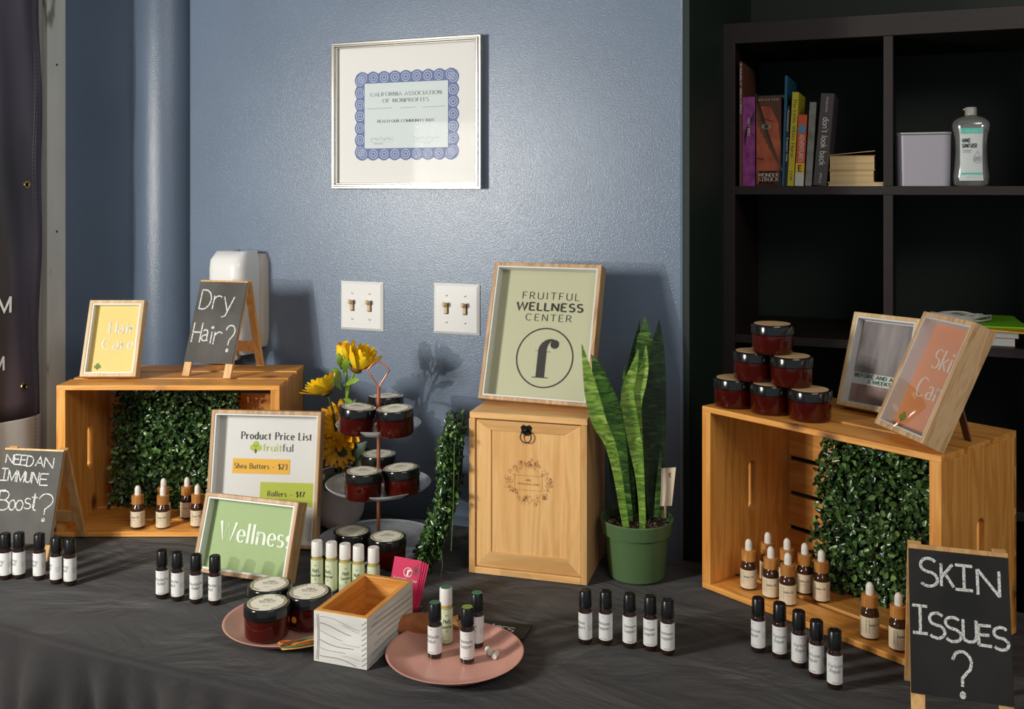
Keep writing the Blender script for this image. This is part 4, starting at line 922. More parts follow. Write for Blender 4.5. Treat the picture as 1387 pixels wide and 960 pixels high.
# ------------------------------------------------------------------ gift box
def gift():
    t = thing('wooden_gift_box', 'pine sliding-lid box with ring pull and burnt wreath, under the logo frame', 'box', (-.082, 1.902, TZ), (0,0,radians(-16.2)))
    W, D, H, e = .229, .17, .305, .012
    MB().box(0, e, 0, D, 0, H-e).build('side_panel', GIFT, t, bevel=.001); MB().box(W-e, W, 0, D, 0, H-e).build('side_panel', GIFT, t, bevel=.001)
    MB().box(0, W-e*0, .004, D, H-e+.0002, H).build('top_panel', GIFTX, t, bevel=.001); MB().box(e, W-e, 0, D, 0, e).build('bottom_panel', GIFTX, t, bevel=.001)
    MB().box(e, W-e, D-.006, D, e, H-e).build('back_panel', GIFT, t)
    lid = MB(); z0, z1, x0, x1, r = e+.001, H-e-.002, e+.0008, W-e-.0008, .030
    # mitred rails
    for poly in ([(x0,z0),(x1,z0),(x1-r,z0+r),(x0+r,z0+r)], [(x0+r,z1-r*.62),(x1-r,z1-r*.62),(x1,z1),(x0,z1)], [(x0,z0),(x0+r,z0+r),(x0+r,z1-r*.62),(x0,z1)], [(x1-r,z0+r),(x1,z0),(x1,z1),(x1-r,z1-r*.62)]):
        MB().prism(poly, .004, .012).build('lid_rail', GIFT if abs(poly[0][0]-poly[1][0]) < .05 else GIFTX, t, bevel=.0008)
    MB().box(x0+r-.001, x1-r+.001, .0065, .011, z0+r-.001, z1-r*.62+.001).build('lid_panel', GIFT, t)
    BK = simple('blackened_iron', (.012,.011,.010,1), .45, .6)
    cx, cz = W*.49, z1-.014
    pl = [(cx-.011,cz+.006),(cx-.006,cz+.010),(cx,cz+.008),(cx+.006,cz+.010),(cx+.011,cz+.006),(cx+.009,cz-.001),(cx+.011,cz-.005),(cx+.004,cz-.008),(cx,cz-.011),(cx-.004,cz-.008),(cx-.011,cz-.005),(cx-.009,cz-.001)]
    MB().prism(pl, .0022, .004).build('pull_plate', BK, t, bevel=.0006)
    MB().lathe([(0,0),(.004,0),(.0035,.003),(0,.0045)], 14, (0,0,0), Matrix.Translation((cx,.0022,cz)) @ Matrix.Rotation(pi/2,4,'X')).build('pull_stud', BK, t, smooth=50)
    MB().tube([(cx+.0105*cos(a), .0, cz-.0125+.0105*sin(a)) for a in [2*pi*k/28 for k in range(29)]], .0011, 8).build('pull_ring', BK, t, smooth=60)
    mb = MB(); ox, oz = W*.505, H*.585; random.seed(3)
    T_ = lambda x, z: (x, .0062, z)
    for k in range(150):
        a = random.uniform(0, 2*pi); rx, rz = .038*random.uniform(.72,1.12), .037*random.uniform(.62,1.12)
        if abs(sin(a)) < .35: rx = .042*random.uniform(.78,1.05)
        x, z = ox+rx*cos(a), oz+rz*sin(a); l = random.uniform(.003,.008); d = a+random.gauss(0,.9)
        pts = [(x+l*s*cos(d)-.3*l*sin(pi*s)*sin(d), z+l*s*sin(d)+.3*l*sin(pi*s)*cos(d)) for s in (0,.25,.5,.75,1)]
        stroke(mb, pts, .00042, T=T_)
        if k % 3 == 0:
            pts = [(x+l*s*cos(d)+.3*l*sin(pi*s)*sin(d), z+l*s*sin(d)-.3*l*sin(pi*s)*cos(d)) for s in (0,.25,.5,.75,1)]; stroke(mb, pts, .00042, T=T_)
        if k % 9 == 0: stroke(mb, A(x, z, .0035, .0028, 0, 330, 12), .00045, T=T_)
    for i in (0,):
        w2, h2 = .0265, .0135; rr_ = []
        for (sx_, sz_, a0) in ((1,1,90),(1,-1,0),(-1,-1,-90),(-1,1,-180)): rr_ += A(ox+sx_*(w2-.004)+0, oz-.001+sz_*(h2-.004), .004, .004, a0, a0-90, 4)
        stroke(mb, rr_+[rr_[0]], .0005, T=T_)
    for k in range(-2, 3): stroke(mb, [(ox+k*.0012, oz+.0032),(ox+k*.0024, oz+.008-abs(k)*.0012)], .0007, T=T_)
    stroke(mb, [(ox-.006, oz+.0032),(ox+.006, oz+.0032)], .0005, T=T_)
    text(mb, 'FRIULIAN LANE', ox, oz-.0045, .0032, wd=.14, gap=.22, fitw=.042, y=.0062)
    mb.build('burnt_wreath', simple('burnt_brown', hexc(128,80,40), .7), t, fix=False); random.seed(11)
gift()
# ------------------------------------------------------------------ jars
JAR_R, JAR_H = .0368, .052
def jar_body_mat():
    m, t, b_ = nmat('red_amber_jar')
    b_.inputs['Base Color'].default_value = (.11, .007, .003, 1); b_.inputs['Roughness'].default_value = .10
    b_.inputs['Transmission Weight'].default_value = .55; b_.inputs['IOR'].default_value = 1.35; b_.inputs['Coat Weight'].default_value = .4; b_.inputs['Coat Roughness'].default_value = .05
    return m
JARM = jar_body_mat(); JARC = simple('jar_contents', (.05,.006,.003,1), .5)
LIDLAB = simple('round_label', hexc(232,226,206), .6); KRAFTLAB = simple('kraft_round_label', hexc(206,172,124), .6)
ORN = simple('green_ornament', hexc(140,132,96), .6)
def make_jar(label, group, lab, words, loc, rot=(0,0,0)):
    t = thing('cosmetic_jar', label, 'jar', loc, rot, group); R = JAR_R; h = JAR_H
    MB().lathe([(0,.0008),(R-.006,.0),(R-.0025,.0015),(R-.001,.005),(R-.001,h-.0185),(R-.003,h-.017),(R-.003,h-.012)], 48).build('jar_body', JARM, t, smooth=45)
    MB().lathe([(0,.003),(R-.005,.0035),(R-.0035,.006),(R-.0035,h-.022),(0,h-.021)], 32).build('contents', JARC, t, smooth=45)
    MB().lathe([(R-.0005,h-.0175),(R+.0004,h-.0168),(R+.0004,h-.0025),(R-.0006,h-.0006),(R-.003,h),(0,h)], 48).build('lid', BLACKGLOSS, t, smooth=40)
    lb = MB().lathe([(R-.0052,h+.0001),(R-.0052,h+.0004),(0,h+.0004)], 40).build('lid_label', lab, t)
    if words:
        mb = MB(); T_ = lambda x, z: (x, z, h+.0006)
        for i, (s, hh, z) in enumerate(words): text(mb, s, 0, z, hh, wd=.2, con=.3, T=T_)
        mb.build('lettering', GREYINK, lb, fix=False)
        mb = MB(); rs = random.Random(5)
        for k in range(64):
            a = 2*pi*k/64; r0 = R-.0085+rs.uniform(-.0012,.0012)
            if abs(sin(a)) > .93: continue
            stroke(mb, A(r0*cos(a), r0*sin(a), .0018, .0012, 0, 360, 6), .0010, T=T_)
        mb.build('ornament', ORN, lb, fix=False)
    return t
W1_ = [('SHEA', .0048, .0085), ('BODY BUTTER', .0034, .0030), ('lavender and citrus', .0022, -.0015), ('net 4 oz', .0022, -.0145)]
jar0 = make_jar('jar at the front left on the pink plate, nearest the camera', 'jars on the left pink plate', LIDLAB, W1_, (-.396, 1.618, TZ+.0085), (0,0,.1))
jar1 = dup(jar0, (-.410, 1.693, TZ+.0085), (0,0,-.1), 'jar at the back left on the pink plate, under the green frame', 'jars on the left pink plate')
jar2 = dup(jar0, (-.337, 1.662, TZ+.0085), (0,0,-.05), 'jar on the right of the pink plate with an orange dot sticker', 'jars on the left pink plate')
SL = 'jars on the glass tiered stand'
sx_, sy_ = -.270, 2.024
for lb, x, y, z, r in (
    ('left jar on the bottom tier of the glass stand', -.312, 1.952, .010, (0,0,.2)), ('front jar on the bottom tier of the glass stand, behind the white rollers', -.240, 1.922, .010, (0,0,.1)),
    ('front left jar on the middle tier of the glass stand', -.291, 1.950, .1275, (.0,.02,.1)), ('right jar on the middle tier of the glass stand', -.2165, 1.976, .1275, (-.02,-.06,.3)), ('back jar on the middle tier of the glass stand', -.277, 2.078, .1275, (0,0,.3)),
    ('front left jar leaning outwards on the top tier of the glass stand', -.309, 1.975, .2475, (.02,.09,.2)), ('front right jar on the top tier of the glass stand', -.2275, 1.962, .2475, (.03,-.05,.1)), ('back jar on the top tier of the glass stand', -.262, 2.078, .2475, (-.06,0,0))):
    dup(jar0, (x, y, TZ+z), r, lb, SL)
jt = make_jar('leftmost jar in the bottom row of the jar pyramid', 'jars stacked in a pyramid on the right crate', KRAFTLAB, None, (0,0,0))
cz_ = TZ+.332+.0003; c2 = Vector((.460, 1.778)); dv = Vector((.0535, -.0525)); pv = Vector((.0035, .0035))
pos = [c2-dv, c2, c2+dv, c2-dv/2+pv, c2+dv/2+pv, c2+pv]
names = ['leftmost jar in the bottom row of the jar pyramid', 'middle jar in the bottom row of the jar pyramid', 'rightmost jar in the bottom row of the jar pyramid', 'left jar in the second row of the jar pyramid', 'right jar in the second row of the jar pyramid', 'single jar on top of the jar pyramid']
for i, (p, nm) in enumerate(zip(pos, names)):
    L3 = (p.x, p.y, cz_+(0,0,0,1,1,2)[i]*(JAR_H+.0006))
    if i == 0: jt.location = L3
    else: dup(jt, L3, (0,0,.3*i), nm)
# orange sticker on jar2
MB().lathe([(0,0),(.0052,0),(.0052,.0003),(0,.0003)], 20, (0,0,0), Matrix.Rotation(radians(-118), 4, 'Z') @ Matrix.Translation((JAR_R-.0008,0,.018)) @ Matrix.Rotation(pi/2,4,'Y')).build('dot_sticker', simple('orange_sticker', hexc(236,150,50), .5), jar2)

# ------------------------------------------------------------------ plates, bands, planter box
PINK = simple('pink_stoneware', hexc(206,150,136), .38, coat=.15)
def plate(label, c, R):
    t = thing('pink_plate', label, 'plate', (c[0], c[1], TZ), (0,0,0), 'matt pink plates')
    MB().lathe([(0,.0045),(R*.62,.0045),(R*.78,.007),(R*.95,.0155),(R*.985,.0175),(R,.0168),(R*.985,.0150),(R*.80,.0035),(R*.68,.0008),(0,.0004)], 96).build('plate_body', PINK, t, smooth=60)
plate('pink plate on the left carrying three jars', (-.3736+.002, 1.668-.006), .106)
plate('pink plate on the right carrying four roller bottles', ((616-CX)/F*1.543, 1.545), .1065)
def bands():
    cols = [('green', (70,120,60)), ('green', (92,150,70)), ('orange', (226,120,40)), ('orange', (236,150,60)), ('red', (176,50,40)), ('green', (60,110,66)), ('yellow', (206,150,60))]
    for k, (nm, c) in enumerate(cols):
        a = radians(12+k*2.2); L_, w_ = .062, .0045+.0006*k; x0, y0 = -.352+.002*k, 1.566-.0045*k+.016
        pts = []
        for j in range(37):
            s = 2*pi*j/36; u = L_/2*cos(s); v = w_*sin(s)*(1+.3*sin(s*2+k)); pts.append((u*cos(a)-v*sin(a), u*sin(a)+v*cos(a), .0015*sin(s*2+k)+.0014*(k%3)))
        o = MB().tube(pts, .0012, 6, cap=False).build('elastic_band', simple('%s_elastic' % nm, hexc(*c), .5), smooth=60)
        o.location = (x0+.013, y0+.002, TZ+.0125+.0022*(k//2))
        pl_ = ['lowest', 'second lowest', 'third', 'fourth', 'fifth', 'sixth', 'topmost'][k]
        tag(o, '%s %s elastic band in the bundle on the left pink plate' % (pl_, nm), 'elastic band', 'coloured elastic bands on the left pink plate')
bands()
def planter():
    p0 = Vector((-.306, 1.548)); yaw = radians(-19.9)
    t = thing('whitewashed_box', 'open whitewashed wooden box with dark drawn grain lines and bare wood rim', 'box', (p0.x, p0.y, TZ), (0,0,yaw))
    W, D, H, e = .0915, .158, .078, .0085
    WW = noisecol('whitewashed_wood', [(.3, hexc(190,188,182)), (.6, hexc(226,224,218))], 5, .6, 5, .2, (1,1,5))
    INN = wood('honey_wood', hexc(222,158,76), hexc(196,124,48), 'y', 1.2)
    INX = wood('honey_wood_cross', hexc(226,164,84), hexc(198,128,52), 'x', 1.2)
    def wall(x0, x1, y0, y1, face):
        return MB().box(x0, x1, y0, y1, 0, H)
    s1 = MB().box(0, e, e, D-e, 0, H).build('side_panel', INN, t, bevel=.0006); s2 = MB().box(W-e, W, e, D-e, 0, H).build('side_panel', INN, t, bevel=.0006)
    f1 = MB().box(0, W, 0, e, 0, H).build('end_panel', INX, t, bevel=.0006); f2 = MB().box(0, W, D-e, D, 0, H).build('end_panel', INX, t, bevel=.0006)
    MB().box(e, W-e, e, D-e, 0, .006).build('bottom', INX, t)
    # white paint on the outer faces
    g = .0006
    sk1 = MB().box(-.0002, W+.0002, -g, -.0001, 0, H-.0008).build('painted_front', WW, t)
    sk2 = MB().box(W+.0001, W+g, 0, D, 0, H-.0008).build('painted_side', WW, t)
    MB().box(-g, -.0001, 0, D, 0, H-.0008).build('painted_side', WW, t); MB().box(0, W, D+.0001, D+g, 0, H-.0008).build('painted_back', WW, t)
    DL = simple('dark_grain_line', hexc(70,66,66), .7)
    mb = MB(); T_ = lambda x, z: (x, -g-.0003, z); rs = random.Random(4)
    for k, z in enumerate((.070,.058,.046,.034,.024,.012)):
        w0 = .010; pts = [(w0+(W-.022)*s, z-.010*s+.0025*sin(s*5+k)) for s in [i/14 for i in range(15)]]
        stroke(mb, pts[:15-(k*3)%7], .00055+.0003*(k%2), T=T_)
        if k%2: stroke(mb, [(p[0]+.02, p[1]+.005) for p in pts[4:11]], .0004, T=T_)
    for xo, am in ((.004,.003),(.0075,.0015)): stroke(mb, [(xo+am*sin(z*40), z) for z in [.003+.0035*i for i in range(21)]], .0007, T=T_)
    for k in range(9): z = .006+k*.0078; stroke(mb, [(W-.0085,z-.002),(W-.004,z+.001),(W-.0005,z+.0045)], .0007, T=T_)
    mb.build('front_grain_lines', DL, t, fix=False)
    mb = MB(); T_ = lambda y, z: (W+g+.0003, y, z)
    for k in range(7):
        z = .006+.0105*k; pts = [(.004+(D-.008)*s, z+.004*sin(s*2.6+k*.4)-.002) for s in [i/16 for i in range(17)]]
        pts = [(a, min(H-.002, max(.001, b_))) for a, b_ in pts]; stroke(mb, pts[(k*5)%4:], (.0007+.0004*(k%2)), T=T_)
    mb.build('side_grain_lines', DL, t, fix=False)
planter()

# ------------------------------------------------------------------ roller bottles
def wrap(mb, items, R, z_off=0, **kw):      # text wrapped around an upright cylinder, centred on -y
    for s, a0, z, h, fw in items:
        text(mb, s, 0, z, h, 'c', fitw=fw, T=lambda x, zz: (R*sin(x/R+a0), -R*cos(x/R+a0), zz), **kw)
def make_roller(style, words):
    t = thing('roller_bottle', 'x', 'bottle'); R = .0108
    if style == 'dark':
        MB().lathe([(0,.0),(R-.002,0),(R,.002),(R,.051),(R-.0015,.0545),(R-.002,.056),(R-.002,.060)], 32).build('glass_body', AMBER, t, smooth=40)
        MB().lathe([(R-.0012,.0575),(R-.0006,.058),(R-.0012,.0825),(R-.0025,.084),(R-.004,.0843),(R-.0045,.0836),(0,.0836)], 32).build('cap', BLACK, t, smooth=40)
        z0, z1 = .0085, .0500; lm = PAPER; im = GREYINK
    else:
        MB().lathe([(0,.0),(R-.002,0),(R,.002),(R,.055),(R-.0015,.058),(R-.002,.060),(R-.002,.064)], 32).build('glass_body', simple('pale_oil_glass', hexc(206,200,140), .08, coat=.5, trans=.35), t, smooth=40)
        MB().lathe([(R-.0016,.0592),(R-.0008,.0595),(R-.0008,.0612),(R-.0016,.0615)], 32, closed=False).build('gold_collar', simple('gold_oil', hexc(200,168,60), .25), t, smooth=40)
        MB().lathe([(R-.0012,.0617),(R-.0005,.062),(R-.0008,.0865),(R-.0018,.088),(0,.088)], 32).build('cap', simple('white_cap', hexc(224,220,214), .35), t, smooth=40)
        z0, z1 = .004, .0560; lm = simple('pale_green_label', hexc(212,218,182), .5); im = GREENINK
    ang = [(-2.6+5.2*k/36) for k in range(37)]
    rows = [[((R+.0003)*sin(a), -(R+.0003)*cos(a), z) for a in ang] for z in (z0, z1)]
    lb = MB().grid(rows).build('paper_label', lm, t, smooth=80, fix=False)
    mb = MB()
    if style == 'dark':
        wrap(mb, [(words[0], 0, .0330, .0052, None), (words[1], 0, .0255, .0052, None)], R+.0005, wd=.14, con=.3)
        wrap(mb, [('o x', 0, .0455, .0022, None), ('net ten ml', 0, .0105, .0018, None), ('use with care', 1.9, .030, .0016, None), ('external use', 1.9, .0265, .0016, None), ('keep cool', 1.9, .023, .0016, None)], R+.0005, wd=.14)
    else:
        wrap(mb, [(words[0], 0, .0340, .0060, None), (words[1], 0, .0265, .0050, None), ('v', 0, .0205, .005, None), ('o x', 0, .046, .0028, None), ('net ten ml', 0, .0065, .0018, None)], R+.0005, wd=.16)
    mb.build('lettering', im, lb, fix=False)
    return t
def place_rollers(proto, pts, labels, group, rots, z=TZ, first=True):
    out = []
    for i, ((px, py), lb, rz) in enumerate(zip(pts, labels, rots)):
        p = P(px, py, z); loc = (p.x*(p.y+.0108)/p.y, p.y+.0108, z+.0003)
        if i == 0 and first: proto.location = loc; proto.rotation_euler = (0,0,rz); proto['label'] = lb; proto['group'] = group; out.append(proto)
        else: out.append(dup(proto, loc, (0,0,rz), lb, group))
    return out
O5 = ['leftmost', 'second from the left', 'middle one', 'second from the right', 'rightmost']
g1 = make_roller('dark', ('Energy', 'Relief'))
place_rollers(g1, [(7,786),(25.7,785),(53.2,786.5),(76.4,791.8),(95,794)], ['black-capped roller bottle, %s of the five below the immune boost chalkboard' % o for o in O5], 'roller bottles below the immune boost chalkboard', [-.6,-.7,-.65,-1.2,-.7])
g2 = make_roller('dark', ('Headache', 'Relief'))
place_rollers(g2, [(219.8,812),(240.6,815),(265.6,818.5),(291,820.5)], ['black-capped roller bottle, %s of the four left of the pink plate' % o for o in (O5[0],O5[1],O5[3],O5[4])], 'roller bottles in front of the left crate', [.15,-.75,.25,-.7])
g3 = make_roller('dark', ('Immune', 'Support'))
r3 = place_rollers(g3, [(792.8,874),(820.4,875),(852.7,879),(880.9,883),(904.3,889)], ['black-capped roller bottle, %s of the five before the potted plant' % o for o in O5], 'roller bottles in front of the potted plant', [-1.1,-.45,.0,-.35,-.3])
g4 = make_roller('dark', ('Varicose', 'Repair'))
place_rollers(g4, [(1027,885.5),(1056,893.6),(1082,905.8),(1106,920.7),(1130.6,935.6)], ['black-capped roller bottle, %s of the five along the right crate' % o for o in ('farthest one', 'second farthest', 'middle one', 'second nearest', 'nearest one')], 'roller bottles along the right crate', [-1.0,-.3,.05,-.9,-.2])
gw = make_roller('white', ('PMS', 'Soother'))
place_rollers(gw, [(429.4,801),(449,803),(467.4,805.5),(485.6,808),(506,811)], ['white-capped roller bottle, %s of the five behind the whitewashed box' % o for o in O5], 'white-capped roller bottles behind the whitewashed box', [-.1,-.5,.3,-.15,-.6])
GP = 'roller bottles on the right pink plate'; ZP = TZ+.0045
STK = lambda c: simple('sticker_%d' % c[0], hexc(*c), .6)
def sticker(o, c, z):
    MB().lathe([(0,0),(.0082,0),(.0082,.0004),(0,.0004)], 24, (0,0,z)).build('round_cap_sticker', STK(c), o)
pa = place_rollers(g2, [(589,894)], ['black-capped roller with dark green dot, front left on the right pink plate'], GP, [-.5], ZP, False)[0]; sticker(pa, (66,106,84), .0844)
pb = place_rollers(gw, [(604,874)], ['white-capped roller bottle standing on the right pink plate'], GP, [.2], ZP, False)[0]; sticker(pb, (60,110,86), .0882)
pc = place_rollers(g3, [(633,901)], ['black-capped roller with lime green dot, nearest on the right pink plate'], GP, [-.1], ZP, False)[0]; sticker(pc, (128,146,60), .0844)
pd = place_rollers(g3, [(646,879)], ['black-capped roller at the back right of the right pink plate'], GP, [-1.0], ZP, False)[0]; sticker(pd, (62,120,90), .0844)
for (px, py, a, lb) in ((662, 888, .3, 'left small white plastic cylinder lying on the right pink plate'), (671, 893, -.25, 'right small white plastic cylinder lying on the right pink plate')):
    p = P(px, py, ZP); o = MB().lathe([(0,0),(.0042,0),(.0046,.001),(.0046,.015),(.0036,.0165),(0,.0165)], 20, (0,0,-.008), Matrix.Rotation(pi/2, 4, 'X')).build('roller_insert', simple('white_insert', hexc(226,222,212), .4), smooth=45)
    o.location = (p.x, p.y+.006, ZP+.0047); o.rotation_euler = (0,0,a); tag(o, lb, 'bottle part', 'small white plastic cylinders on the right pink plate')

# ------------------------------------------------------------------ dropper bottles
def make_dropper(words):
    t = thing('dropper_bottle', 'x', 'bottle'); R = .0142
    MB().lathe([(0,.0005),(R-.002,0),(R,.002),(R,.040),(R-.0012,.0445),(R-.0045,.0485),(R-.005,.052)], 32).build('glass_body', simple('brown_glass', (.05,.018,.008,1), .12, coat=.4), t, smooth=40)
    MB().lathe([(R-.0022,.0505),(R-.0016,.051),(R-.0016,.0685),(R-.0022,.0692),(.005,.0692)], 32).build('wooden_collar', BAMBOO, t, smooth=40)
    MB().lathe([(.0062,.0690),(.0062,.079),(.0058,.083),(.0042,.0865),(.002,.0882),(0,.0886)], 24).build('rubber_bulb', simple('white_rubber', hexc(232,226,214), .5), t, smooth=60)
    ang = [(-2.8+5.6*k/36) for k in range(37)]
    lb = MB().grid([[((R+.0003)*sin(a), -(R+.0003)*cos(a), z) for a in ang] for z in (.004, .0365)]).build('paper_label', CREAM, t, smooth=80, fix=False)
    mb = MB(); wrap(mb, [(words, 0, .0235, .0034, None)], R+.0005, wd=.2)
    for k in range(9): wrap(mb, [('pure plant oil', 1.15, .031-.0026*k, .0014, None)], R+.0005, wd=.12)
    wrap(mb, [('net wt oz', -.1, .0185, .0014, None), ('o', -.1, .007, .0016, None)], R+.0005, wd=.12)
    mb.build('lettering', GREYINK, lb, fix=False)
    mb = MB(); pts = [(-.95,.014),(-.95,.032),(-.55,.032),(-.55,.014),(-.95,.014)]
    stroke(mb, pts, .035, T=lambda a, z: ((R+.0005)*sin(a), -(R+.0005)*cos(a), z))
    mb.v = mb.v; mb = MB()
    for a0, a1, z0, z1 in ((-.95,-.90,.012,.032),(-.60,-.56,.012,.032),(-.95,-.56,.0315,.0325)):
        mb.add([((R+.0005)*sin(a), -(R+.0005)*cos(a), z) for a, z in ((a0,z0),(a1,z0),(a1,z1),(a0,z1))], [(0,1,2,3)])
    mb.build('green_mark', simple('green_label_mark', hexc(120,140,84), .6), lb, fix=False)
    return t
def place_droppers(proto, pts, labels, group, rots, z):
    for i, ((px, py), lb, rz) in enumerate(zip(pts, labels, rots)):
        p = P(px, py, z); loc = (p.x*(p.y+.0142)/p.y, p.y+.0142, z+.0003)
        if i == 0: proto.location = loc; proto.rotation_euler = (0,0,rz); proto['label'] = lb; proto['group'] = group
        else: dup(proto, loc, (0,0,rz), lb, group)
dl = make_dropper('Argan Oil'); 
place_droppers(dl, [(186.5,717),(220.8,717.5),(221.5,705.5),(267.5,715.4),(253.5,703.8)],
  ['dropper bottle, leftmost in the left crate, standing alone', 'dropper bottle second from the left in the left crate, in the front row', 'dropper bottle hidden behind the second one in the left crate', 'front dropper bottle of the right-hand pair in the left crate', 'back dropper bottle of the right-hand pair in the left crate'],
  'dropper bottles in the left crate', [-.1,.1,0,.1,.2], TZ+.010)
dr_ = make_dropper('Jojoba Oil')
place_droppers(dr_, [(1014,800.7),(1040,790),(1044,812.4),(1066,799.5),(1067,822.4),(1090,807),(1112.5,817.8),(1178,868.4),(1217,884.7)],
  ['dropper bottle nearest the left end panel inside the right crate', 'rearmost dropper bottle of the cluster of seven in the right crate', 'dropper bottle second in the front row of the cluster in the right crate', 'dropper bottle in the rear middle of the cluster in the right crate', 'foremost dropper bottle of the cluster in the right crate', 'dropper bottle left of the rightmost one of the cluster in the right crate', 'rightmost dropper bottle of the cluster of seven in the right crate', 'left one of two dropper bottles standing apart in the right crate', 'dropper bottle standing apart in the right crate, right beside the skin issues board'],
  'dropper bottles in the right crate', [-.25,-.3,-.2,0,-.2,-.35,-.45,.2,.1], TZ+.010)
# ------------------------------------------------------------------ tiered stand
def stand():
    t = thing('tiered_cake_stand', 'three-tier ribbed glass stand with copper pole and open handle', 'cake stand', (sx_, sy_, TZ), (0,0,0))
    m, tr, b_ = nmat('ribbed_glass'); tr.nodes.remove(b_); L = tr.links.new
    RG = m
    tp = tr.nodes.new('ShaderNodeBsdfTransparent'); tp.inputs[0].default_value = (.93,.95,.96,1)
    gl = tr.nodes.new('ShaderNodeBsdfGlossy'); gl.inputs['Roughness'].default_value = .12; gl.inputs['Color'].default_value = (.95,.96,.97,1)
    df = tr.nodes.new('ShaderNodeBsdfDiffuse'); df.inputs[0].default_value = (.7,.73,.76,1)
    lw = tr.nodes.new('ShaderNodeLayerWeight'); lw.inputs['Blend'].default_value = .3
    a = tr.nodes.new('ShaderNodeMixShader'); a.inputs[0].default_value = .5; L(gl.outputs[0], a.inputs[1]); L(df.outputs[0], a.inputs[2])
    mr = tr.nodes.new('ShaderNodeMapRange'); mr.inputs['To Min'].default_value = .5; mr.inputs['To Max'].default_value = .9; L(lw.outputs['Facing'], mr.inputs['Value'])
    c = tr.nodes.new('ShaderNodeMixShader'); L(mr.outputs[0], c.inputs[0]); L(tp.outputs[0], c.inputs[1]); L(a.outputs[0], c.inputs[2]); L(c.outputs[0], tr.nodes['Material Output'].inputs[0])
    for (R, z, nm) in ((.126, .0, 'bottom_tier'), (.105, .117, 'middle_tier'), (.085, .237, 'top_tier')):
        prof = [(.006,.0065)]; n = int(R/.0042)
        for k in range(1, n):
            r = R*k/n; zz = .0065+.012*max(0, (r/R-.6)/.4)**2
            prof += [(r-.0012, zz), (r, zz+.0012)]
        prof += [(R,.0200),(R+.001,.0190),(R,.0170)]+[(R*s, .0035+.012*max(0, (s-.6)/.4)**2) for s in (.95,.9,.8,.7,.6,.3)]+[(.006,.0035)]
        MB().lathe(prof, 80, (0,0,z), closed=True).build(nm, RG, t, smooth=30)
    MB().lathe([(0,.001),(.010,.001),(.010,.0035),(0,.0035)], 20).build('foot', COPPER, t)
    MB().tube([(0,0,.0036),(0,0,.330)], .0038, 14).build('pole', COPPER, t, smooth=50)
    for z in (.1275, .2475): MB().lathe([(.0039,0),(.007,0),(.007,.003),(.0039,.003)], 18, (0,0,z)).build('collar', COPPER, t)
    pts = [(0,0,.322),(-.004,0,.334),(-.016,0,.352),(-.0225,0,.363)]+[(-.0225+.045*k/10, 0, .363+.017*sin(pi*k/10)) for k in range(1,10)]+[(.0225,0,.363),(.016,0,.352),(.004,0,.334),(0,0,.322)]
    MB().tube(pts, .0017, 8).build('handle', COPPER, t, smooth=60)
stand()

# ------------------------------------------------------------------ vase and flowers
VX, VY = -.372, 2.155
vt = MB().lathe([(0,.002),(.025,0),(.042,.012),(.052,.035),(.056,.065),(.054,.090),(.046,.115),(.040,.122),(.037,.121),(.043,.112),(.050,.088),(.052,.065),(.048,.037),(.038,.016),(0,.008)], 48).build('vase', simple('pale_pink_ceramic', hexc(232,214,208), .45), smooth=50)
vt.location = (VX, VY, TZ); tag(vt, 'pale pink rounded vase behind the price list frame', 'vase')
YEL = noisecol('yellow_petal', [(.3, hexc(240,178,10)), (.55, hexc(252,208,20)), (.8, hexc(254,224,60))], 60, .5, stretch=(1,1,1)); YEL.node_tree.nodes['Principled BSDF'].inputs['Subsurface Weight'].default_value = .0
ORY = noisecol('golden_petal', [(.3, hexc(206,130,8)), (.6, hexc(238,176,20))], 60, .5)
FLG = noisecol('fresh_green', [(.3, hexc(92,128,30)), (.7, hexc(134,166,56))], 30, .5); DKG = noisecol('deep_leaf_green', [(.3, hexc(24,44,22)), (.7, hexc(44,70,32))], 30, .5)
def petal_mesh(L_, w_, cup, curl, mat, name):
    rows = []
    for i in range(9):
        s = i/8; wd = w_*(sin(pi*min(1, s*.86+.08))**.7)*(.95 if s < .95 else .6)
        rows.append([(L_*s, wd/2*v, cup*L_*s*s*curl+.12*w_*abs(v)+(.0006 if abs(v) < .1 else 0)) for v in (-1,-.5,0,.5,1)])
    mb = MB().grid(rows); n = len(mb.v)
    me = mb.build(name, mat, smooth=80, fix=False); d = me.data; COL.objects.unlink(me); bpy.data.objects.remove(me); return d
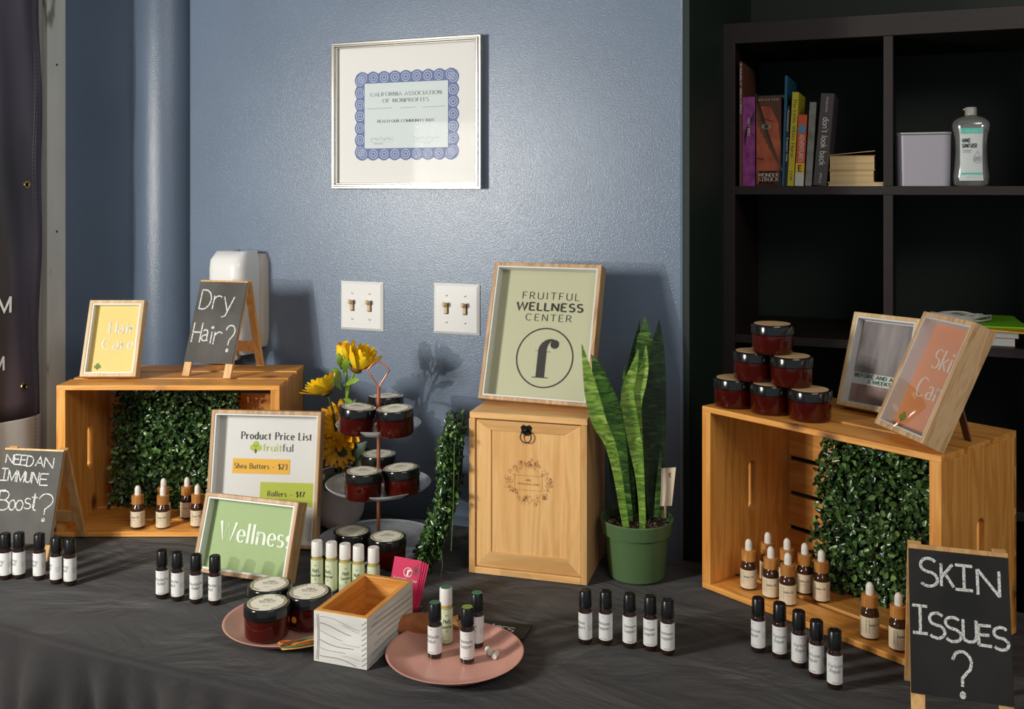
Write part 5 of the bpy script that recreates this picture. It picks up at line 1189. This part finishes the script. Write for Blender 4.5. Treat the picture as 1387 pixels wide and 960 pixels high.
def flower(label, head, axis, R, n, open_, mat, foot, green, layers=2, sepal=True, bend=(0,0,0), wf=.36):
    q = Vector(axis).to_track_quat('Z', 'X'); t = thing('artificial_flower', label, 'flower', head, q.to_euler(), 'yellow artificial flowers in the vase')
    Mx = mat_of(t); inv = Mx.inverted(); me = petal_mesh(R, R*wf, 1.0, .25*open_, mat, 'petal')
    for l in range(layers):
        for k in range(n):
            o = bpy.data.objects.new('petal', me); COL.objects.link(o); o.parent = t
            el = radians(open_*40+l*16+random.uniform(-7,7)); az = 2*pi*(k+.5*l)/n+random.uniform(-.08,.08)
            o.matrix_parent_inverse = Matrix.Identity(4); s = (1-.12*l)*random.uniform(.93,1.06)
            o.rotation_euler = (Matrix.Rotation(az, 3, 'Z') @ Matrix.Rotation(-el, 3, 'Y')).to_euler(); o.location = (.1*R*cos(az), .1*R*sin(az), .002*l); o.scale = (s, s, s)
    MB().lathe([(0,-.004),(R*.22,-.001),(R*.25,.004),(R*.18,.010),(0,.012)], 20).build('flower_centre', simple('brown_centre', hexc(120,80,20), .8), t, smooth=60)
    mb = MB()
    for k in range(10):
        a = 2*pi*k/10; c_, s_ = cos(a), sin(a); r = R*.34
        mb.add([(0,0,-.007), (r*.5*c_-.15*r*s_, r*.5*s_+.15*r*c_, -.004), (r*c_, r*s_, .0), (r*.5*c_+.15*r*s_, r*.5*s_-.15*r*c_, -.004)], [(0,1,2,3)])
    mb.build('sepals', green, t, fix=False)
    h = Vector(head); f = Vector(foot); ax = Vector(axis).normalized()
    pts = []
    for i in range(15):
        s = i/14; p = (h-ax*.004)*(1-s)**2+(h-ax*.07+Vector(bend))*2*s*(1-s)+f*s*s; pts.append(inv @ p)
    MB().tube(pts, .0026, 8).build('stem', green, t, smooth=60)
    return t, pts
def leaf_blade(mb, base, tip, w_, droop=.01, nrm=None, lobes=True):
    base, tip = Vector(base), Vector(tip); d = tip-base; n = (Vector(nrm) if nrm else Vector((.2,-.8,.5))).normalized(); s_ = d.cross(n).normalized()
    rows = []
    N = 10
    for i in range(N+1):
        s = i/N; wd = w_*sin(pi*min(.98, s*.9+.06))*(1 if not lobes else (.62+.38*abs(cos(s*9)))); c = base+d*s+n*(droop*sin(pi*s))
        rows.append([c-s_*wd/2-n*wd*.12, c, c+s_*wd/2-n*wd*.12])
    mb.grid(rows)
def leaves(t, specs, mat, name='leaf'):
    inv = mat_of(t).inverted()
    for b0, b1, w_ in specs:
        mb = MB(); leaf_blade(mb, b0, b1, w_); mb.v = [tuple(inv @ Vector(v)) for v in mb.v]; mb.build(name, mat, t, smooth=80, fix=False)
FT = (VX, VY, TZ+.10)
t, _ = flower('topmost yellow flower tilted right, seen from the side', Q(482, 500, 2.10), (.45,-.25,.85), .054, 13, 1.1, YEL, (VX+.005, VY, TZ+.11), FLG, wf=.46)
leaves(t, [(Q(466,522,2.10), Q(487,514,2.07), .016), (Q(463,515,2.1), Q(450,497,2.09), .014), (Q(463,528,2.1), Q(448,514,2.07), .013), (Q(466,505,2.1), Q(470,485,2.08), .020), (Q(463,500,2.1), Q(458,478,2.09), .018), (Q(465,540,2.1), Q(478,548,2.06), .012)], FLG)
flower('small upright yellow flower at the very top left of the bunch', Q(468, 495, 2.12), (-.10,-.1,1), .046, 11, 1.55, YEL, (VX, VY+.005, TZ+.11), FLG, wf=.42)
flower('yellow flower facing left, second highest', Q(443, 533, 2.11), (-.42,.12,.9), .050, 13, .62, YEL, (VX-.01, VY, TZ+.11), DKG, wf=.42)
t, _ = flower('large golden flower facing the camera behind the price list frame', Q(462, 578, 2.13), (-.10,-.95,.3), .054, 15, .35, ORY, (VX-.012, VY-.005, TZ+.11), DKG, layers=3)
t2, _ = flower('lower golden flower drooping between the frame and the stand', Q(460, 606, 2.12), (.15,-.9,-.1), .042, 13, .3, ORY, (VX-.005, VY-.01, TZ+.11), DKG)
leaves(t, [(Q(470,625,2.12), Q(497,598,2.10), .03), (Q(470,640,2.12), Q(500,628,2.09), .034), (Q(462,650,2.12), Q(486,660,2.06), .04), (Q(455,640,2.12), Q(440,665,2.07), .035), (Q(478,615,2.14), Q(505,612,2.12), .022), (Q(470,560,2.15), Q(488,540,2.14), .02), (Q(458,655,2.12), Q(470,672,2.06), .035), (Q(450,630,2.12), Q(470,600,2.12), .04), (Q(465,665,2.12), Q(492,645,2.13), .035)], DKG)

# ------------------------------------------------------------------ snake plant
def snake():
    c = P(862, 793); cx, cy = .236, 1.890
    t = thing('potted_snake_plant', 'snake plant with tall banded leaves in a green plastic pot beside the gift box', 'potted plant', (cx, cy, TZ), (0,0,0))
    POT = simple('green_plastic_pot', hexc(80,106,68), .4)
    MB().lathe([(0,.003),(.047,.003),(.049,0),(.052,.003),(.0600,.082),(.0655,.083),(.0690,.108),(.0675,.110),(.0655,.108),(.0625,.086),(.058,.084),(.050,.008),(0,.008)], 64).build('pot', POT, t, smooth=35)
    mb = MB(); rows = []
    for i in range(15):
        r = .062*i/14; rows.append([(r*cos(2*pi*k/48), r*sin(2*pi*k/48), .094+.003*sin(k*2.3+i)*sin(i*1.7)+random.uniform(-.0012,.0012)) for k in range(49)])
    SOIL = noisecol('dark_soil', [(.4, hexc(26,17,12)), (.62, hexc(60,42,30)), (.72, hexc(150,130,110))], 300, .9, 2, .6)
    mb.grid(rows).build('soil', SOIL, t, smooth=60, fix=False)
    mb = MB()
    for k in range(260):
        a = random.uniform(0, 2*pi); r = .060*sqrt(random.random()); s = random.uniform(.0008,.0026); z = .095
        mb.box(-s,s,-s*.8,s*.8,-s*.6,s*.6, Matrix.Translation((r*cos(a), r*sin(a), z)) @ Euler((random.random()*3,random.random()*3,random.random()*3)).to_matrix().to_4x4())
    mb.build('soil_crumbs', noisecol('soil_crumb', [(0, hexc(40,26,18)), (.7, hexc(90,66,48)), (1, hexc(190,176,156))], 1, .9, island=True), t, kind='stuff')
    def lm(name, base, band, light, sc):
        m, tr, b_ = nmat(name); L = tr.links.new; tc = tr.nodes.new('ShaderNodeTexCoord')
        n = tr.nodes.new('ShaderNodeTexNoise'); mp = tr.nodes.new('ShaderNodeMapping'); mp.inputs['Scale'].default_value = (22, 22, 115*sc); L(tc.outputs['Object'], mp.inputs[0]); L(mp.outputs[0], n.inputs['Vector'])
        n.inputs['Scale'].default_value = 1; n.inputs['Detail'].default_value = 3; n.inputs['Distortion'].default_value = .8
        r = ramp(tr, [(.40, hexc(*band)), (.50, hexc(*base)), (.68, hexc(*light))]); L(n.outputs['Fac'], r.inputs[0]); L(r.outputs[0], b_.inputs['Base Color']); b_.inputs['Roughness'].default_value = .38; return m
    BR = lm('bright_banded_leaf', (74,118,40), (134,168,66), (168,196,92), .8); MD = lm('mid_banded_leaf', (28,56,24), (66,104,42), (100,138,58), 1.0); DD = lm('dark_banded_leaf', (16,30,16), (32,54,26), (50,76,34), 1.1)
    o = Vector((cx, cy, TZ))
    def blade(way, mat, fold=.35, twist=0):
        # way: (px, py, depth, width in picture pixels) from the soil to the tip
        P_ = [Q(a, b_, d)-o for a, b_, d, w_ in way]; Wd = [w_/F*d for a, b_, d, w_ in way]
        n = len(P_); N = 26; C = []; 
        def cr(v, s):
            i = min(int(s), n-2); f = s-i; p0, p1, p2, p3 = v[max(i-1,0)], v[i], v[i+1], v[min(i+2,n-1)]
            return .5*((2*p1)+(-p0+p2)*f+(2*p0-5*p1+4*p2-p3)*f*f+(-p0+3*p1-3*p2+p3)*f**3)
        rings = []
        for k in range(N+1):
            s = (n-1)*k/N; c_ = cr(P_, s); w_ = max(.0004, cr(Wd, s)); tw = twist*k/N
            tn = (cr(P_, min(n-1, s+.05))-cr(P_, max(0, s-.05))).normalized()
            sd = Vector((cos(tw), sin(tw), 0)); sd = (sd-tn*sd.dot(tn)).normalized(); nr = sd.cross(tn).normalized()   # roughly towards the back
            if nr.y < 0: nr = -nr
            th = min(.0022, w_*.3); ring = []
            for u in (-1,-.6,0,.6,1): ring.append(c_+sd*w_/2*u+nr*(-abs(u)*fold*w_*.45*1+fold*w_*.25)-nr*th*(1-abs(u)**3)/2)
            for u in (.6,0,-.6): ring.append(c_+sd*w_/2*u+nr*(-abs(u)*fold*w_*.45+fold*w_*.25)+nr*th/2)
            rings.append(ring)
        m = 8; vs = [p for r in rings for p in r]; fs = [(i*m+k, i*m+(k+1)%m, (i+1)*m+(k+1)%m, (i+1)*m+k) for i in range(N) for k in range(m)]+[tuple(range(m)), tuple(N*m+k for k in range(m))]
        MB().add(vs, fs).build('leaf', mat, t, smooth=70)
    blade([(848,714,1.852,9),(844,690,1.85,10),(836,640,1.84,12),(826,600,1.83,15),(812,572,1.82,20),(803,540,1.82,20),(796,505,1.82,13),(788,466,1.82,1)], BR)
    blade([(853,706,1.875,10),(846,650,1.87,13),(838,600,1.865,21),(828,560,1.86,28),(818,530,1.855,26),(809,500,1.85,15),(801,480,1.85,1)], MD)
    blade([(870,716,1.850,8),(869,680,1.85,9),(866,640,1.85,13),(860,600,1.85,19),(853,560,1.85,19),(850,530,1.85,17),(858,500,1.85,11),(865,473,1.85,1)], BR)
    blade([(871,708,1.87,8),(866,600,1.862,10),(863,550,1.857,12),(866,520,1.857,18),(873,495,1.857,11),(875,468,1.857,1)], BR, .5)
    blade([(886,700,1.90,16),(886,640,1.905,26),(886,580,1.905,32),(886,530,1.905,32),(889,490,1.905,24),(891,460,1.905,14),(893,433,1.905,1)], DD, .25)
    blade([(872,698,1.925,12),(870,620,1.93,20),(870,540,1.93,24),(872,490,1.93,24),(873,462,1.93,22),(874,446,1.93,12),(873,429,1.93,1)], MD, .25)
    blade([(862,694,1.94,12),(858,620,1.95,20),(856,550,1.95,22),(858,500,1.95,18),(862,470,1.95,12),(866,435,1.95,1)], DD, .3)
    blade([(858,700,1.91,8),(847,620,1.91,9),(843,560,1.91,7),(845,520,1.91,5),(846,495,1.91,1)], MD, .3)
    blade([(852,702,1.905,12),(851,660,1.90,18),(848,625,1.90,12),(847,600,1.90,1)], MD, .3)
    blade([(832,690,1.90,7),(830,650,1.905,9),(829,600,1.915,9),(832,560,1.92,1)], DD, .3)
    blade([(889,700,1.875,7),(891,670,1.872,7),(893,640,1.872,5),(895,612,1.875,1)], MD, .3)
    # little gift tag on a stick
    pk = thing('plant_tag', 'cream card tag on a small stick in the pot of the snake plant', 'tag', Q(901, 697, 1.885), (0,0,radians(-25)))
    tx = Q(907, 650, 1.885)-Q(901, 697, 1.885)
    MB().box(-.002,.002,0,.0015,-.006,.030).build('stick', EASEL, pk)
    MB().prism([(-.016,.012),(.014,.016),(.020,.076),(-.010,.096)][::1] and [(-.017,.014),(.013,.019),(.021,.092),(-.012,.086)], -.0012, -.0003).build('card', simple('cream_card', hexc(226,206,180), .6), pk)
    mb = MB(); stroke(mb, [(.006,.078),(.011,.080),(.008,.074),(.012,.072)], .0018, T=lambda x, z: (x, -.0015, z)); mb.build('brown_mark', simple('brown_print', hexc(140,84,50), .6), pk, fix=False)
snake()

# ------------------------------------------------------------------ cards, pouch, flat chalk board
def cards():
    CARD = simple('crimson_card', hexc(206,40,88), .45)
    HL = thing('card_holder', 'small clear stand holding the crimson business cards behind the whitewashed box', 'card holder', (-.186, 1.735, TZ), (0,0,radians(-14)))
    CL = clear('clear_acrylic'); MB().box(-.03,.03,-.012,.02,0,.002).build('base', CL, HL); MB().box(-.03,.03,.0185,.0205,.0022,.045,Matrix.Rotation(radians(-16),4,'X')).build('back_rest', CL, HL); MB().box(-.03,.03,-.012,-.010,.0022,.012).build('front_lip', CL, HL)
    for k in range(4):
        dx = -.004+.0024*k; lb = ['front', 'second', 'third', 'rearmost'][k]
        t = thing('business_card', '%s crimson business card with round logo behind the whitewashed box' % lb, 'card', (-.190+dx, 1.7385+.0010*k-.001, TZ+.0028), (radians(-16), radians(5+1.5*k), radians(-14)), 'crimson business cards')
        MB().box(-.0255,.0255,-.0004,.0,0,.0805-.0012*k).build('card', CARD, t)
        if k == 0:
            y = -.0007; mb = MB(); T_ = lambda x, z: (x, y, z)
            stroke(mb, A(.0035,.058,.0075,.0075,0,360,28), .0009, T=T_)
            mb.add([T_(*p) for p in ((.0015,.053),(.0045,.053),(.0055,.0625),(.0025,.0625))], [(0,1,2,3)]); mb.add([T_(*p) for p in A(.0065,.0615,.0018,.0018,0,360,10)[:-1]], [tuple(range(10))])
            stroke(mb, [(.000,.0525),(.0065,.0525)], .0006, T=T_)
            text(mb, 'Fruitful Wellness Center', .001, .0435, .0046, fitw=.043, wd=.13, con=.3, slant=.15, y=y); text(mb, 'manager', .001, .038, .0022, wd=.12, y=y)
            mb.build('lettering', WHITEINK, t, fix=False)
            mb = MB()
            for i in range(14): a = i*2.4; r = .0011*i**.8; stroke(mb, A(.018+r*cos(a)*.8, .063+r*sin(a)*1.3, .0016,.0022,0,360,6), .0009, T=T_)
            mb.build('leaf_print', simple('grey_rose_print', hexc(130,70,80), .6), t, fix=False)
cards()
def pouch():
    LTH = noisecol('tan_suede', [(.3, hexc(150,88,48)), (.7, hexc(180,112,66))], 40, .8, 4, .4)
    t = thing('suede_pouch', 'tan suede pouch with frayed twine lying behind the right pink plate', 'pouch', (-.148, 1.632, TZ), (0,0,radians(8)))
    n = 28; rings = []
    for i in range(15):
        s = i/14; x = -.045+.105*s; r = .021*sin(pi*min(1, .12+s*.95))**.55 if s < .8 else .021*(.42+.25*abs(s-.86)*6)
        rings.append([(x, .9*r*cos(2*pi*k/n)*(1+.06*sin(5*k+i)), .0185+r*.86*sin(2*pi*k/n)*(1+.07*sin(3*k+i*2))) for k in range(n)])
    vs = [(p[0], p[1], max(.0006, p[2])) for r in rings for p in r]; fs = [(i*n+k, i*n+(k+1)%n, (i+1)*n+(k+1)%n, (i+1)*n+k) for i in range(14) for k in range(n)]+[tuple(range(n)), tuple(14*n+k for k in range(n))]
    MB().add(vs, fs).build('bag', LTH, t, smooth=60)
    mb = MB(); cx = .043
    mb.tube([(cx, .011*cos(a), .018+.011*sin(a)) for a in [2*pi*k/20 for k in range(21)]], .0012, 6)
    for k in range(7):
        a = random.uniform(-.6,1.2); mb.tube([(cx,-.008,.026),(cx+.010+.002*k,-.012-.002*k,.030-.002*k),(cx+.02+.001*k,-.014-.002*(k%3),.016-.001*k)], .0007, 5)
    mb.build('twine', simple('jute', hexc(186,150,90), .8), t, smooth=60)
pouch()
def testers():
    c = [P(720,846,TZ+.003), P(701,864,TZ+.003), P(652,836,TZ+.003)]
    # right edge runs from (720,846) to (703,868); top edge from (720,846) to the left
    rx = (P(640,836,TZ+.003)-P(721,846,TZ+.003)); ang = atan2(-rx.y, -rx.x)
    o3 = P(721,846,TZ+.003)
    t = thing('flat_chalk_board', 'small dark chalk card lying flat, its end showing right of the pink plate', 'chalkboard', (o3.x, o3.y, TZ), (0,0,ang))
    MB().box(-.17, 0, -.055, 0, .0004, .0030).build('board', SLATED, t, bevel=.0004)
    mb = MB(); T_ = lambda x, z: (x, z, .0033)
    x = -.112
    for ch, w_, dz in (('T',.018,0),('e',.012,0),('s',.011,0),('t',.010,0),('e',.013,0),('r',.011,0),('s',.014,-.001)):
        st = G[ch][1]; xs = [p[0] for s in st for p in s]; a0, a1 = min(xs), max(xs)
        for s in st: stroke(mb, [(x+(p[0]-a0)/(a1-a0)*w_*.85+p[1]*.006, -.036+dz+p[1]*.026) for p in s], .0022, T=T_)
        x += w_
    mb.build('chalk_writing', CHALK, t, fix=False)
testers()
